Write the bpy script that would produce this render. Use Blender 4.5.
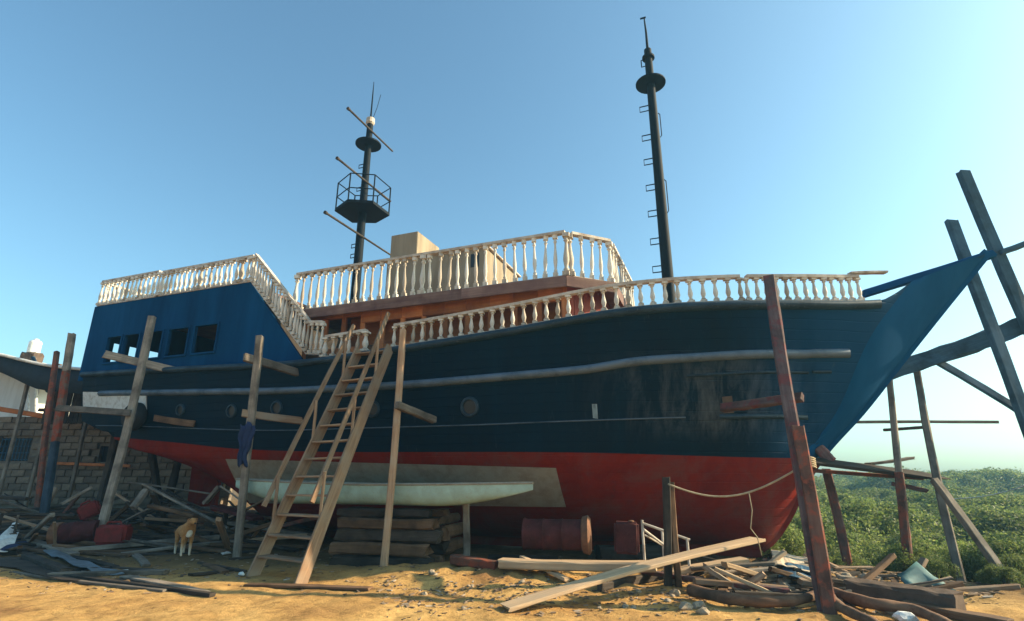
import bpy, bmesh, math, random
import numpy as np
from mathutils import Vector, Matrix, noise
random.seed(7); np.random.seed(7)
for o in list(bpy.data.objects): bpy.data.objects.remove(o)
scene = bpy.context.scene
COL = scene.collection
R = math.radians

# ------------------------------------------------------------ camera, sky, sun, exposure
CAM_H, FPX, PITCH = 1.6, 544.0, R(16.9)
cam_d = bpy.data.cameras.new('camera'); cam = bpy.data.objects.new('camera', cam_d); COL.objects.link(cam)
cam.location = (0, 0, CAM_H); cam.rotation_euler = (R(90) + PITCH, 0, 0)
cam_d.sensor_width = 36; cam_d.lens = FPX / 1024 * 36; cam_d.clip_end = 6000; cam_d.clip_start = 0.05
scene.camera = cam
SUN_EL, SUN_AZ = R(27), R(88)          # azimuth clockwise from +Y (view direction): light comes from the right
world = bpy.data.worlds.new('World'); scene.world = world; world.use_nodes = True
wn = world.node_tree.nodes; wl = world.node_tree.links
sky = wn.new('ShaderNodeTexSky'); sky.sky_type = 'NISHITA'; sky.sun_disc = False
sky.sun_elevation = SUN_EL; sky.sun_rotation = SUN_AZ
sky.air_density = 1.0; sky.dust_density = 2.2; sky.ozone_density = 0.4; sky.altitude = 0
tint = wn.new('ShaderNodeMix'); tint.data_type = 'RGBA'; tint.blend_type = 'MULTIPLY'; tint.inputs[0].default_value = 1; tint.inputs[7].default_value = (.68, .98, 1.0, 1)   # teal cast of the whole sky
wl.new(sky.outputs[0], tint.inputs[6]); wl.new(tint.outputs[2], wn['Background'].inputs[0]); wn['Background'].inputs[1].default_value = 0.119
sun_d = bpy.data.lights.new('sun', 'SUN'); sun = bpy.data.objects.new('sun', sun_d); COL.objects.link(sun)
sun_d.energy = 5.0; sun_d.angle = R(0.53); sun_d.color = (1.0, 0.80, 0.52)
sdir = Vector((math.sin(SUN_AZ) * math.cos(SUN_EL), math.cos(SUN_AZ) * math.cos(SUN_EL), math.sin(SUN_EL)))
sun.rotation_euler = sdir.to_track_quat('Z', 'Y').to_euler(); sun.location = (30, 0, 30)
vs = scene.view_settings
vs.view_transform = 'Standard'; vs.look = 'None'; vs.gamma = 1; vs.use_curve_mapping = False; vs.exposure = 1.08

# ------------------------------------------------------------ surveying helpers (photo pixel + known depth -> metres)
CP, SPI = math.cos(PITCH), math.sin(PITCH)
def ray(px, py):
    xc = (px - 512) / FPX; yc = (310.5 - py) / FPX
    return Vector((xc, CP - yc * SPI, SPI + yc * CP))
def P(px, py, Y):
    d = ray(px, py); return Vector((0, 0, CAM_H)) + d * (Y / d.y)
def sstep(a, b, x):
    x = min(1, max(0, (x - a) / (b - a))); return x * x * (3 - 2 * x)
def gz(x, y, fine=True):
    z = 0.0
    z += 0.16 * math.exp(-((x + 0.4) / 2.2) ** 2 - ((y - 10.2) / 0.9) ** 2)          # churned earth beside the ladder
    z += 0.55 * sstep(12.6, 15.0, y) * (1 - sstep(-7.0, -4.5, x)) * (1 - sstep(24, 40, y))  # bank under the scrap heap
    z += 0.22 * math.exp(-((x - 5.6) / 1.7) ** 2 - ((y - 9.9) / 1.0) ** 2)           # rubble under the bow
    z -= 1.0 * sstep(8.9, 12.5, y) * sstep(4.6, 7.5, x)                              # slope to the thicket
    if fine and y < 60:
        z += 0.035 * noise.noise(Vector((x * .7, y * .7, 3.1))) + 0.030 * noise.noise(Vector((x * 2.3, y * 2.3, 1.7)))
        k = math.exp(-((x + 0.2) / 2.6) ** 2 - ((y - 9.8) / 1.3) ** 2) + 0.8 * math.exp(-((x - 4.6) / 2.2) ** 2 - ((y - 8.8) / 1.5) ** 2)
        z += k * (0.07 * noise.noise(Vector((x * 4.1, y * 4.1, 5.5))) + 0.03 * noise.noise(Vector((x * 9, y * 9, .5))))
        z += 0.013 * noise.noise(Vector((x * 6.5, y * 6.5, 9.1)))
    return z
def G(px, py, h=0.0):
    d = ray(px, py); t = 1.0
    z = 0.0
    for _ in range(30):
        t = (z + h - CAM_H) / d.z if d.z < -1e-3 else 60
        z = gz(d.x * t, d.y * t)
    return Vector((d.x * t, d.y * t, z + h))

# ------------------------------------------------------------ object helpers
WM = {}
def link(o, parent=None, W=None):
    W = W or Matrix.Identity(4)
    COL.objects.link(o)
    WM[o.name] = W
    if parent is not None:
        o.parent = parent; o.matrix_local = WM[parent.name].inverted() @ W
    else:
        o.matrix_world = W
    return o
def tag(o, label=None, cat=None, group=None, kind=None):
    if label: o['label'] = label
    if cat: o['category'] = cat
    if group: o['group'] = group
    if kind: o['kind'] = kind
    return o
def empty(name, W, label, cat, group=None):
    o = bpy.data.objects.new(name, None); o.empty_display_size = .2
    if isinstance(W, Vector): W = Matrix.Translation(W)
    link(o, None, W); return tag(o, label, cat, group)
def mkmesh(name, verts, faces, mat=None, smooth=False):
    me = bpy.data.meshes.new(name); me.from_pydata([tuple(v) for v in verts], [], faces); me.update()
    bm = bmesh.new(); bm.from_mesh(me); bmesh.ops.recalc_face_normals(bm, faces=bm.faces); bm.to_mesh(me); bm.free()
    if mat: me.materials.append(mat)
    if smooth: me.polygons.foreach_set('use_smooth', [True] * len(me.polygons))
    return me
def part(name, me, parent=None, W=None, mat=None):
    if mat and not me.materials: me.materials.append(mat)
    o = bpy.data.objects.new(name, me)
    if parent is not None and W is None: W = WM[parent.name]
    return link(o, parent, W)
class MB:
    def __init__(s): s.v = []; s.f = []
    def add(s, verts, faces):
        k = len(s.v); s.v += [Vector(v) for v in verts]; s.f += [[i + k for i in f] for f in faces]
    def box(s, c, d, M=None):
        c = Vector(c); dx, dy, dz = d[0] / 2, d[1] / 2, d[2] / 2
        vs_ = [Vector((sx * dx, sy * dy, sz * dz)) for sz in (-1, 1) for sx, sy in ((-1, -1), (1, -1), (1, 1), (-1, 1))]
        if M: vs_ = [M @ v for v in vs_]
        s.add([v + c for v in vs_], [[0, 3, 2, 1], [4, 5, 6, 7], [0, 1, 5, 4], [1, 2, 6, 5], [2, 3, 7, 6], [3, 0, 4, 7]])
    def tube(s, pts, r, n=8, cap=True):
        pts = [Vector(p) for p in pts]; rs = r if isinstance(r, (list, tuple)) else [r] * len(pts)
        rings = []; prev = None
        for i, p in enumerate(pts):
            a = pts[max(0, i - 1)]; b = pts[min(len(pts) - 1, i + 1)]; t = (b - a).normalized()
            if prev is None: x = t.orthogonal().normalized()
            else:
                x = prev - t * prev.dot(t); x = x.normalized() if x.length > 1e-6 else t.orthogonal().normalized()
            prev = x; y = t.cross(x)
            rings.append([p + (x * math.cos(2 * math.pi * k / n) + y * math.sin(2 * math.pi * k / n)) * rs[i] for k in range(n)])
        vs_ = [v for rg in rings for v in rg]; fs = []
        for i in range(len(pts) - 1):
            for k in range(n): fs.append([i * n + k, i * n + (k + 1) % n, (i + 1) * n + (k + 1) % n, (i + 1) * n + k])
        if cap: fs.append(list(range(n))[::-1]); fs.append([(len(pts) - 1) * n + k for k in range(n)])
        s.add(vs_, fs)
    def lathe(s, prof, n=12, M=None, cap=True):
        vs_ = []; fs = []
        for r, z in prof:
            for k in range(n):
                v = Vector((r * math.cos(2 * math.pi * k / n), r * math.sin(2 * math.pi * k / n), z)); vs_.append(M @ v if M else v)
        m = len(prof)
        for i in range(m - 1):
            for k in range(n): fs.append([i * n + k, i * n + (k + 1) % n, (i + 1) * n + (k + 1) % n, (i + 1) * n + k])
        if cap: fs.append(list(range(n))[::-1]); fs.append([(m - 1) * n + k for k in range(n)])
        s.add(vs_, fs)
    def grid(s, rows):
        n = len(rows[0]); vs_ = [v for r in rows for v in r]; fs = []
        for i in range(len(rows) - 1):
            for k in range(n - 1): fs.append([i * n + k, i * n + k + 1, (i + 1) * n + k + 1, (i + 1) * n + k])
        s.add(vs_, fs)
    def mesh(s, name, mat=None, smooth=False): return mkmesh(name, s.v, s.f, mat, smooth)
def auto_smooth(me, ang=40):
    me.polygons.foreach_set('use_smooth', [True] * len(me.polygons))
    bm = bmesh.new(); bm.from_mesh(me)
    for e in bm.edges:
        if len(e.link_faces) == 2 and e.calc_face_angle(0) > R(ang): e.smooth = False
    bm.to_mesh(me); bm.free(); return me
def frame(p0, p1, up=Vector((0, 0, 1))):
    x = (p1 - p0).normalized()
    if abs(x.dot(up)) > .97: up = Vector((0, -1, 0))
    y = up.cross(x).normalized(); z = x.cross(y)
    return Matrix(((x.x, y.x, z.x, p0.x), (x.y, y.y, z.y, p0.y), (x.z, y.z, z.z, p0.z), (0, 0, 0, 1)))
def beam_mesh(L, w, h, mat, seg=7, jit=None, bow=0.01, ragged=0.03, taper=0.0, rnd=None, point=0.0):
    """hand-sawn timber along local X: chamfered, slightly crooked, uneven ends"""
    rn = rnd or random
    jit = min(w, h) * .045 if jit is None else jit
    c = min(w, h) * .16; vs_ = []; fs = []
    sec = [(-w/2 + c, -h/2), (w/2 - c, -h/2), (w/2, -h/2 + c), (w/2, h/2 - c), (w/2 - c, h/2), (-w/2 + c, h/2), (-w/2, h/2 - c), (-w/2, -h/2 + c)]
    b1, b2 = rn.uniform(-bow, bow) * L, rn.uniform(-bow, bow) * L
    for i in range(seg + 1):
        u = i / seg; k = 1 - taper * u
        if point and u > 1 - point: k *= max(.08, (1 - u) / point)
        for (y, z) in sec:
            x = u * L
            if i in (0, seg): x += rn.uniform(-ragged, ragged) * min(1, w * 5)
            vs_.append((x, y * k + b1 * math.sin(u * math.pi) + rn.uniform(-jit, jit), z * k + b2 * math.sin(u * math.pi) + rn.uniform(-jit, jit)))
    for i in range(seg):
        for k in range(8): fs.append([i*8 + k, i*8 + (k+1) % 8, (i+1)*8 + (k+1) % 8, (i+1)*8 + k])
    fs.append(list(range(8))[::-1]); fs.append([seg*8 + k for k in range(8)])
    return mkmesh('timber', vs_, fs, mat)
def timber(name, p0, p1, w, h, mat, label=None, cat='plank', group=None, parent=None, up=Vector((0, 0, 1)), **kw):
    p0, p1 = Vector(p0), Vector(p1)
    o = part(name, beam_mesh((p1 - p0).length, w, h, mat, **kw), parent, frame(p0, p1, up))
    if label: tag(o, label, cat, group)
    return o
def to_ground(pt, pb, sink=.06):
    d = pb - pt
    if d.z > -1e-3: return pb
    for _ in range(8):
        k = (gz(pb.x, pb.y) - sink - pt.z) / d.z; pb = pt + d * k
    return pb

# ------------------------------------------------------------ materials
def nodes_of(name):
    m = bpy.data.materials.new(name); m.use_nodes = True
    return m, m.node_tree.nodes, m.node_tree.links, m.node_tree.nodes['Principled BSDF']
def ramp(n, stops):
    r = n.new('ShaderNodeValToRGB'); e = r.color_ramp.elements
    while len(e) < len(stops): e.new(.5)
    for el, (p, c) in zip(e, stops):
        el.position = p; el.color = (c[0], c[1], c[2], 1) if isinstance(c, (tuple, list)) else (c, c, c, 1)
    return r
def noise_n(n, l, scale, det=5, rough=.6, vec=None, dist=0):
    t = n.new('ShaderNodeTexNoise'); t.inputs['Scale'].default_value = scale; t.inputs['Detail'].default_value = det
    t.inputs['Roughness'].default_value = rough; t.inputs['Distortion'].default_value = dist
    if vec: l.new(vec, t.inputs['Vector'])
    return t
def coords(n, l, scale=(1, 1, 1), which='Object'):
    c = n.new('ShaderNodeTexCoord'); m = n.new('ShaderNodeMapping'); m.inputs['Scale'].default_value = scale
    l.new(c.outputs[which], m.inputs['Vector']); return m.outputs[0]
def mixc(n, l, fac, a, b, typ='MIX'):
    m = n.new('ShaderNodeMix'); m.data_type = 'RGBA'; m.blend_type = typ
    for s, v in ((m.inputs[0], fac), (m.inputs[6], a), (m.inputs[7], b)):
        if hasattr(v, 'links'): l.new(v, s)
        elif isinstance(v, (int, float)): s.default_value = v
        else: s.default_value = (v[0], v[1], v[2], 1)
    return m.outputs[2]
def bump(n, l, b, h, st=.3, d=.02):
    k = n.new('ShaderNodeBump'); k.inputs['Strength'].default_value = st; k.inputs['Distance'].default_value = d
    l.new(h, k.inputs['Height']); l.new(k.outputs[0], b.inputs['Normal'])
def wood(name, c1, c2, c3=None, rough=.85, paint=None, paint_amt=.5, grain=1.0):
    m, n, l, b = nodes_of(name)
    inf = n.new('ShaderNodeObjectInfo')
    c = n.new('ShaderNodeTexCoord'); off = n.new('ShaderNodeVectorMath'); off.operation = 'ADD'
    sc = n.new('ShaderNodeVectorMath'); sc.operation = 'SCALE'; sc.inputs['Scale'].default_value = 37
    cmb = n.new('ShaderNodeCombineXYZ')
    for i in range(3): l.new(inf.outputs['Random'], cmb.inputs[i])
    l.new(cmb.outputs[0], sc.inputs[0]); l.new(c.outputs['Object'], off.inputs[0]); l.new(sc.outputs[0], off.inputs[1])
    mp = n.new('ShaderNodeMapping'); mp.inputs['Scale'].default_value = (1.3 * grain, 26 * grain, 26 * grain); l.new(off.outputs[0], mp.inputs['Vector'])
    g = noise_n(n, l, 1.0, 6, .65, mp.outputs[0], .6)
    r1 = ramp(n, [(.3, c1), (.7, c2)]); l.new(g.outputs[0], r1.inputs[0])
    bl = noise_n(n, l, 2.2, 4, .6, off.outputs[0])
    r2 = ramp(n, [(.42, 0.0), (.68, 1.0)]); l.new(bl.outputs[0], r2.inputs[0])
    colr = mixc(n, l, r2.outputs[0], r1.outputs[0], c3 or tuple(.6 * x for x in c1))
    if paint:
        pn = noise_n(n, l, 5, 6, .7, off.outputs[0]); pr = ramp(n, [(paint_amt - .05, 1.0), (paint_amt + .05, 0.0)]); l.new(pn.outputs[0], pr.inputs[0])
        colr = mixc(n, l, pr.outputs[0], colr, paint)
    hv = n.new('ShaderNodeHueSaturation'); l.new(colr, hv.inputs['Color'])
    mr = n.new('ShaderNodeMapRange'); mr.inputs[3].default_value = .65; mr.inputs[4].default_value = 1.3; l.new(inf.outputs['Random'], mr.inputs[0])
    l.new(mr.outputs[0], hv.inputs['Value']); l.new(hv.outputs[0], b.inputs['Base Color'])
    b.inputs['Roughness'].default_value = rough; b.inputs['Specular IOR Level'].default_value = .25
    bump(n, l, b, g.outputs[0], .5, .012)
    return m
def painted(name, c, c_dirt, amt=.55, scale=3, rough=.5, streak=True, bumpst=.12, spec=.4, worn=None):
    m, n, l, b = nodes_of(name)
    v = coords(n, l, (1, 1, .18) if streak else (1, 1, 1))
    t = noise_n(n, l, scale, 7, .65, v, .3); r = ramp(n, [(amt - .12, c), (amt + .2, c_dirt)]); l.new(t.outputs[0], r.inputs[0])
    col = r.outputs[0]
    v2 = coords(n, l)
    t2 = noise_n(n, l, scale * 9, 5, .7, v2)
    if worn:
        r2 = ramp(n, [(.60, 0.0), (.68, 1.0)]); l.new(t2.outputs[0], r2.inputs[0]); col = mixc(n, l, r2.outputs[0], col, worn)
    l.new(col, b.inputs['Base Color']); b.inputs['Roughness'].default_value = rough; b.inputs['Specular IOR Level'].default_value = spec
    rr = ramp(n, [(.3, rough - .12), (.7, min(1, rough + .2))]); l.new(t.outputs[0], rr.inputs[0]); l.new(rr.outputs[0], b.inputs['Roughness'])
    bump(n, l, b, t2.outputs[0], bumpst, .01)
    return m
def plain(name, c, rough=.6, metal=0, vary=.25):
    m, n, l, b = nodes_of(name)
    t = noise_n(n, l, 7, 5, .65, coords(n, l)); r = ramp(n, [(.3, tuple(x * (1 - vary) for x in c)), (.7, tuple(min(1, x * (1 + vary)) for x in c))])
    l.new(t.outputs[0], r.inputs[0]); l.new(r.outputs[0], b.inputs['Base Color'])
    b.inputs['Roughness'].default_value = rough; b.inputs['Metallic'].default_value = metal
    bump(n, l, b, t.outputs[0], .15, .01); return m

M = {}
M['grey_wood'] = wood('grey_wood', (.15, .12, .095), (.30, .25, .20))
M['tan_wood'] = wood('tan_wood', (.17, .095, .055), (.40, .25, .15), (.30, .225, .16))
M['pale_wood'] = wood('pale_wood', (.34, .22, .125), (.60, .42, .26), (.40, .29, .19), grain=.7)
M['brown_wood'] = wood('brown_wood', (.10, .055, .03), (.20, .115, .065))
M['dark_wood'] = wood('dark_wood', (.035, .027, .022), (.085, .065, .05))
M['red_wood'] = wood('red_wood', (.11, .05, .035), (.20, .10, .07), paint=(.24, .060, .032), paint_amt=.46)
M['orange_wood'] = wood('orange_wood', (.20, .10, .07), (.3, .2, .15), paint=(.36, .075, .035), paint_amt=.50)
M['purple_wood'] = wood('purple_wood', (.10, .06, .06), (.19, .13, .12), paint=(.17, .05, .05), paint_amt=.45)
M['blue_wood'] = wood('blue_wood', (.035, .085, .135), (.07, .145, .22)); M['navy_wood'] = wood('navy_wood', (.02, .035, .055), (.05, .075, .10))  # blue_wood holds the glare tint of the bow scaffold poles in its colour
M['house_wood'] = wood('house_wood', (.36, .125, .045), (.54, .21, .08), (.30, .11, .055), grain=.5)
M['fascia_wood'] = wood('fascia_wood', (.15, .085, .07), (.27, .17, .14), (.13, .07, .065), grain=.4)
M['white_paint'] = painted('white_paint', (.70, .67, .61), (.36, .28, .21), .55, 6, .6, True, .15, .2, (.33, .24, .17))
_m = M['white_paint']; _n, _l = _m.node_tree.nodes, _m.node_tree.links; _b = _n['Principled BSDF']; _src = _b.inputs['Base Color'].links[0].from_socket
_i = _n.new('ShaderNodeObjectInfo'); _r = ramp(_n, [(0, (.55, .48, .41)), (.35, (.86, .83, .80)), (1, (1, 1, 1))]); _l.new(_i.outputs['Random'], _r.inputs[0]); _l.new(mixc(_n, _l, 1.0, _src, _r.outputs[0], 'MULTIPLY'), _b.inputs['Base Color'])
M['rail_wood'] = painted('rail_wood', (.56, .50, .43), (.28, .21, .16), .5, 5, .7, False, .3)
M['blue_paint'] = painted('blue_paint', (.0006, .056, .155), (.0010, .030, .085), .5, 1.4, .75, True, .2, .06, (.004, .050, .125))
M['stem_blue'] = painted('stem_blue', (.0006, .066, .175), (.0006, .050, .14), .55, 1.5, .75, True, .1, .06)  # stem paint with the lens glare of the bow mixed into its blue
M['steel_black'] = plain('steel_black', (.003, .007, .012), .7); M['steel_black'].node_tree.nodes['Principled BSDF'].inputs['Specular IOR Level'].default_value = .12
M['dark_iron'] = plain('dark_iron', (.02, .02, .022), .6)
M['rust'] = plain('rust', (.16, .07, .035), .85, 0, .5)
M['maroon'] = painted('maroon', (.085, .020, .020), (.042, .014, .013), .5, 5, .75, False, .4, .15, (.10, .05, .035))
M['red_plastic'] = painted('red_plastic', (.20, .024, .022), (.11, .026, .02), .5, 7, .75, False, .25, .15, (.13, .06, .045))
M['mint'] = painted('mint', (.40, .56, .49), (.30, .38, .31), .5, 3, .6, False, .2, .3, (.36, .34, .27))
M['primer'] = painted('primer', (.30, .27, .215), (.21, .155, .12), .55, 4, .8, False, .3, .2, (.36, .33, .27))
M['white_metal'] = painted('white_metal', (.62, .62, .60), (.3, .24, .19), .6, 8, .5, False, .15)
M['glass_dark'] = plain('glass_dark', (.004, .007, .010), .45, 0, .1)
M['black_hole'] = plain('black_hole', (.012, .010, .009), .9)
M['rubber'] = plain('rubber', (.012, .012, .013), .8)
M['rope'] = plain('rope', (.42, .33, .21), .9)
M['blue_cloth'] = plain('blue_cloth', (.015, .028, .085), .9)
M['white_cloth'] = plain('white_cloth', (.72, .70, .66), .9)
M['sheet_metal'] = painted('sheet_metal', (.13, .165, .20), (.07, .08, .09), .55, 2.5, .6, False, .3, .4, (.16, .10, .06))
M['tarp_dark'] = plain('tarp_dark', (.018, .028, .038), .9)
M['white_wall'] = painted('white_wall', (.62, .62, .60), (.4, .38, .35), .6, 1.5, .8, True, .2)
M['orange_paint'] = painted('orange_paint', (.62, .20, .06), (.40, .13, .05), .5, 3, .8, False, .2)
M['plaster_box'] = painted('plaster_box', (.30, .245, .175), (.20, .155, .11), .5, 3, .85, True, .3, .1)
M['concrete'] = painted('concrete', (.12, .085, .065), (.07, .05, .04), .5, 4, .9, False, .6, .1)
M['teal_tarp'] = plain('teal_tarp', (.05, .13, .135), .6)
M['tank_white'] = plain('tank_white', (.75, .75, .72), .5)

def mat_block():
    m, n, l, b = nodes_of('block'); inf = n.new('ShaderNodeObjectInfo')
    v = coords(n, l); t = noise_n(n, l, 9, 6, .7, v)
    r = ramp(n, [(0, (.14, .105, .075)), (.5, (.20, .15, .11)), (1, (.27, .205, .145))]); l.new(inf.outputs['Random'], r.inputs[0])
    r2 = ramp(n, [(.3, .6), (.7, 1.15)]); l.new(t.outputs[0], r2.inputs[0])
    l.new(mixc(n, l, 1.0, r.outputs[0], r2.outputs[0], 'MULTIPLY'), b.inputs['Base Color']); b.inputs['Roughness'].default_value = .95
    bump(n, l, b, t.outputs[0], .5, .02); return m
M['block'] = mat_block(); M['mortar'] = plain('mortar', (.17, .14, .11), .95)

def mat_ground():
    m, n, l, b = nodes_of('sandy_earth'); v = coords(n, l)
    t1 = noise_n(n, l, .55, 6, .6, v, .4); t2 = noise_n(n, l, 5, 8, .7, v); t3 = noise_n(n, l, 38, 6, .75, v)
    r1 = ramp(n, [(.30, (.26, .135, .055)), (.47, (.45, .26, .092)), (.62, (.57, .35, .13)), (.8, (.63, .42, .18))]); l.new(t1.outputs[0], r1.inputs[0])
    r2 = ramp(n, [(.32, .50), (.5, .95), (.7, 1.18)]); l.new(t2.outputs[0], r2.inputs[0])
    r3 = ramp(n, [(.30, .55), (.45, 1.0), (.75, 1.2)]); l.new(t3.outputs[0], r3.inputs[0])
    c = mixc(n, l, 1.0, r1.outputs[0], r2.outputs[0], 'MULTIPLY'); c = mixc(n, l, .8, c, r3.outputs[0], 'MULTIPLY')
    # darker soil where the thicket grows and on the ground under hull and scrap
    sx = n.new('ShaderNodeSeparateXYZ'); l.new(v, sx.inputs[0])
    my = n.new('ShaderNodeMapRange'); my.inputs[1].default_value = 10.4; my.inputs[2].default_value = 12.4
    tl_ = n.new('ShaderNodeMapRange'); tl_.inputs[1].default_value = 3.0; tl_.inputs[2].default_value = 8.0; tl_.inputs[4].default_value = 3.2; l.new(sx.outputs[0], tl_.inputs[0])
    sm = n.new('ShaderNodeMath'); l.new(sx.outputs[1], sm.inputs[0]); l.new(tl_.outputs[0], sm.inputs[1])
    wv = n.new('ShaderNodeMath'); wv.operation = 'MULTIPLY_ADD'; l.new(t2.outputs[0], wv.inputs[0]); wv.inputs[1].default_value = 1.6; l.new(sm.outputs[0], wv.inputs[2]); l.new(wv.outputs[0], my.inputs[0])
    c = mixc(n, l, my.outputs[0], c, mixc(n, l, .75, c, (.055, .040, .028)))
    l.new(c, b.inputs['Base Color']); b.inputs['Roughness'].default_value = .95; b.inputs['Specular IOR Level'].default_value = .1
    ad = n.new('ShaderNodeMath'); ad.operation = 'MULTIPLY_ADD'; l.new(t3.outputs[0], ad.inputs[0]); ad.inputs[1].default_value = .35; l.new(t2.outputs[0], ad.inputs[2])
    bump(n, l, b, ad.outputs[0], .75, .06); return m
M['ground'] = mat_ground()

def mat_hull_black():
    m, n, l, b = nodes_of('hull_black')
    v = coords(n, l, (1, 1, .12)); t = noise_n(n, l, 1.6, 7, .65, v, .5)
    r = ramp(n, [(.35, (.0006, .0085, .0180)), (.6, (.0010, .0135, .0270)), (.78, (.005, .024, .039))]); l.new(t.outputs[0], r.inputs[0])
    # chalky worn paint on the bow shoulder, rubbed in vertical runs
    v2 = coords(n, l); sx = n.new('ShaderNodeSeparateXYZ'); l.new(v2, sx.inputs[0])
    a = n.new('ShaderNodeMapRange'); a.interpolation_type = 'SMOOTHSTEP'; a.inputs[1].default_value = 3.8; a.inputs[2].default_value = 7.2; l.new(sx.outputs[0], a.inputs[0])
    z = n.new('ShaderNodeMapRange'); z.interpolation_type = 'SMOOTHSTEP'; z.inputs[1].default_value = 4.0; z.inputs[2].default_value = 3.5; l.new(sx.outputs[2], z.inputs[0])
    z2 = n.new('ShaderNodeMapRange'); z2.interpolation_type = 'SMOOTHSTEP'; z2.inputs[1].default_value = 2.1; z2.inputs[2].default_value = 2.7; l.new(sx.outputs[2], z2.inputs[0])
    v3 = coords(n, l, (1, 1, .16)); t3 = noise_n(n, l, 3.0, 8, .7, v3, .4); r3 = ramp(n, [(.44, 0.0), (.72, 1.0)]); l.new(t3.outputs[0], r3.inputs[0])
    def mul(p, q):
        k = n.new('ShaderNodeMath'); k.operation = 'MULTIPLY'; l.new(p, k.inputs[0])
        if hasattr(q, 'links'): l.new(q, k.inputs[1])
        else: k.inputs[1].default_value = q
        return k.outputs[0]
    f = mul(mul(mul(mul(a.outputs[0], z.outputs[0]), z2.outputs[0]), r3.outputs[0]), .75)
    c = mixc(n, l, f, r.outputs[0], (.115, .125, .130))
    t4 = noise_n(n, l, 26, 5, .7, v2); r4 = ramp(n, [(.70, 0.0), (.76, .5)]); l.new(t4.outputs[0], r4.inputs[0])
    c = mixc(n, l, r4.outputs[0], c, (.10, .11, .11))
    bb = n.new('ShaderNodeMapRange'); bb.interpolation_type = 'SMOOTHSTEP'; bb.inputs[1].default_value = 7.4; bb.inputs[2].default_value = 10.0
    bw_ = n.new('ShaderNodeMath'); bw_.operation = 'MULTIPLY_ADD'; l.new(t3.outputs[0], bw_.inputs[0]); bw_.inputs[1].default_value = 1.2; l.new(sx.outputs[0], bw_.inputs[2]); l.new(bw_.outputs[0], bb.inputs[0])
    c = mixc(n, l, bb.outputs[0], c, (.0008, .042, .112))          # blue lens glare over the bow, put into the hull colour
    # pale drips and salt runs below the rails
    v5 = coords(n, l, (1, 1, .05)); t5 = noise_n(n, l, 9, 5, .7, v5); r5 = ramp(n, [(.60, 0.0), (.78, .55)]); l.new(t5.outputs[0], r5.inputs[0])
    t6 = noise_n(n, l, .9, 4, .6, v2); r6 = ramp(n, [(.45, 0.0), (.65, 1.0)]); l.new(t6.outputs[0], r6.inputs[0])
    c = mixc(n, l, mul(r5.outputs[0], r6.outputs[0]), c, (.075, .095, .105))
    l.new(c, b.inputs['Base Color'])
    rr = ramp(n, [(.3, .5), (.7, .75)]); l.new(t.outputs[0], rr.inputs[0]); l.new(rr.outputs[0], b.inputs['Roughness']); b.inputs['Specular IOR Level'].default_value = .07
    # plank seams
    w = n.new('ShaderNodeTexWave'); w.wave_type = 'BANDS'; w.bands_direction = 'Z'; w.inputs['Scale'].default_value = 1.7; w.inputs['Distortion'].default_value = .5
    w.inputs['Detail'].default_value = 1; l.new(v2, w.inputs['Vector']); rw = ramp(n, [(0, 0.0), (.05, 1.0)]); l.new(w.outputs[0], rw.inputs[0])
    ad = n.new('ShaderNodeMath'); ad.operation = 'MULTIPLY_ADD'; l.new(t4.outputs[0], ad.inputs[0]); ad.inputs[1].default_value = .4; l.new(rw.outputs[0], ad.inputs[2])
    bump(n, l, b, ad.outputs[0], .45, .014); return m
def mat_hull_red():
    m, n, l, b = nodes_of('hull_red')
    v = coords(n, l, (1, 1, .3)); t = noise_n(n, l, 1.8, 8, .7, v, .6)
    r = ramp(n, [(.30, (.14, .009, .004)), (.52, (.20, .015, .006)), (.66, (.165, .020, .014)), (.8, (.15, .055, .05))]); l.new(t.outputs[0], r.inputs[0])
    v2 = coords(n, l); t4 = noise_n(n, l, 19, 6, .75, v2); r4 = ramp(n, [(.66, 0.0), (.73, .6)]); l.new(t4.outputs[0], r4.inputs[0])
    c = mixc(n, l, r4.outputs[0], r.outputs[0], (.16, .07, .05))
    t5 = noise_n(n, l, 1.1, 7, .7, v2, .8); r5 = ramp(n, [(.46, 0.0), (.70, .8)]); l.new(t5.outputs[0], r5.inputs[0])
    c = mixc(n, l, r5.outputs[0], c, (.135, .050, .040))            # faded, stained brick patches
    v6 = coords(n, l, (1, 1, .06)); t6 = noise_n(n, l, 7, 5, .7, v6); r6 = ramp(n, [(.58, 0.0), (.75, .6)]); l.new(t6.outputs[0], r6.inputs[0])
    c = mixc(n, l, r6.outputs[0], c, (.055, .022, .018))            # dark runs
    l.new(c, b.inputs['Base Color']); b.inputs['Roughness'].default_value = .75; b.inputs['Specular IOR Level'].default_value = .05
    w = n.new('ShaderNodeTexWave'); w.wave_type = 'BANDS'; w.bands_direction = 'Z'; w.inputs['Scale'].default_value = 1.9; w.inputs['Distortion'].default_value = .6
    w.inputs['Detail'].default_value = 1; l.new(v2, w.inputs['Vector']); rw = ramp(n, [(0, 0.0), (.05, 1.0)]); l.new(w.outputs[0], rw.inputs[0])
    ad = n.new('ShaderNodeMath'); ad.operation = 'MULTIPLY_ADD'; l.new(t4.outputs[0], ad.inputs[0]); ad.inputs[1].default_value = .8; l.new(rw.outputs[0], ad.inputs[2])
    bump(n, l, b, ad.outputs[0], .45, .016); return m
M['hull_black'] = mat_hull_black(); M['hull_red'] = mat_hull_red()
M['rub'] = painted('rub', (.105, .145, .195), (.030, .055, .082), .56, 2.0, .5, False, .2, .25, (.14, .16, .18))
M['rub_dark'] = painted('rub_dark', (.018, .040, .062), (.008, .020, .032), .52, 2.0, .5, False, .2, .25, (.07, .085, .10))
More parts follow.
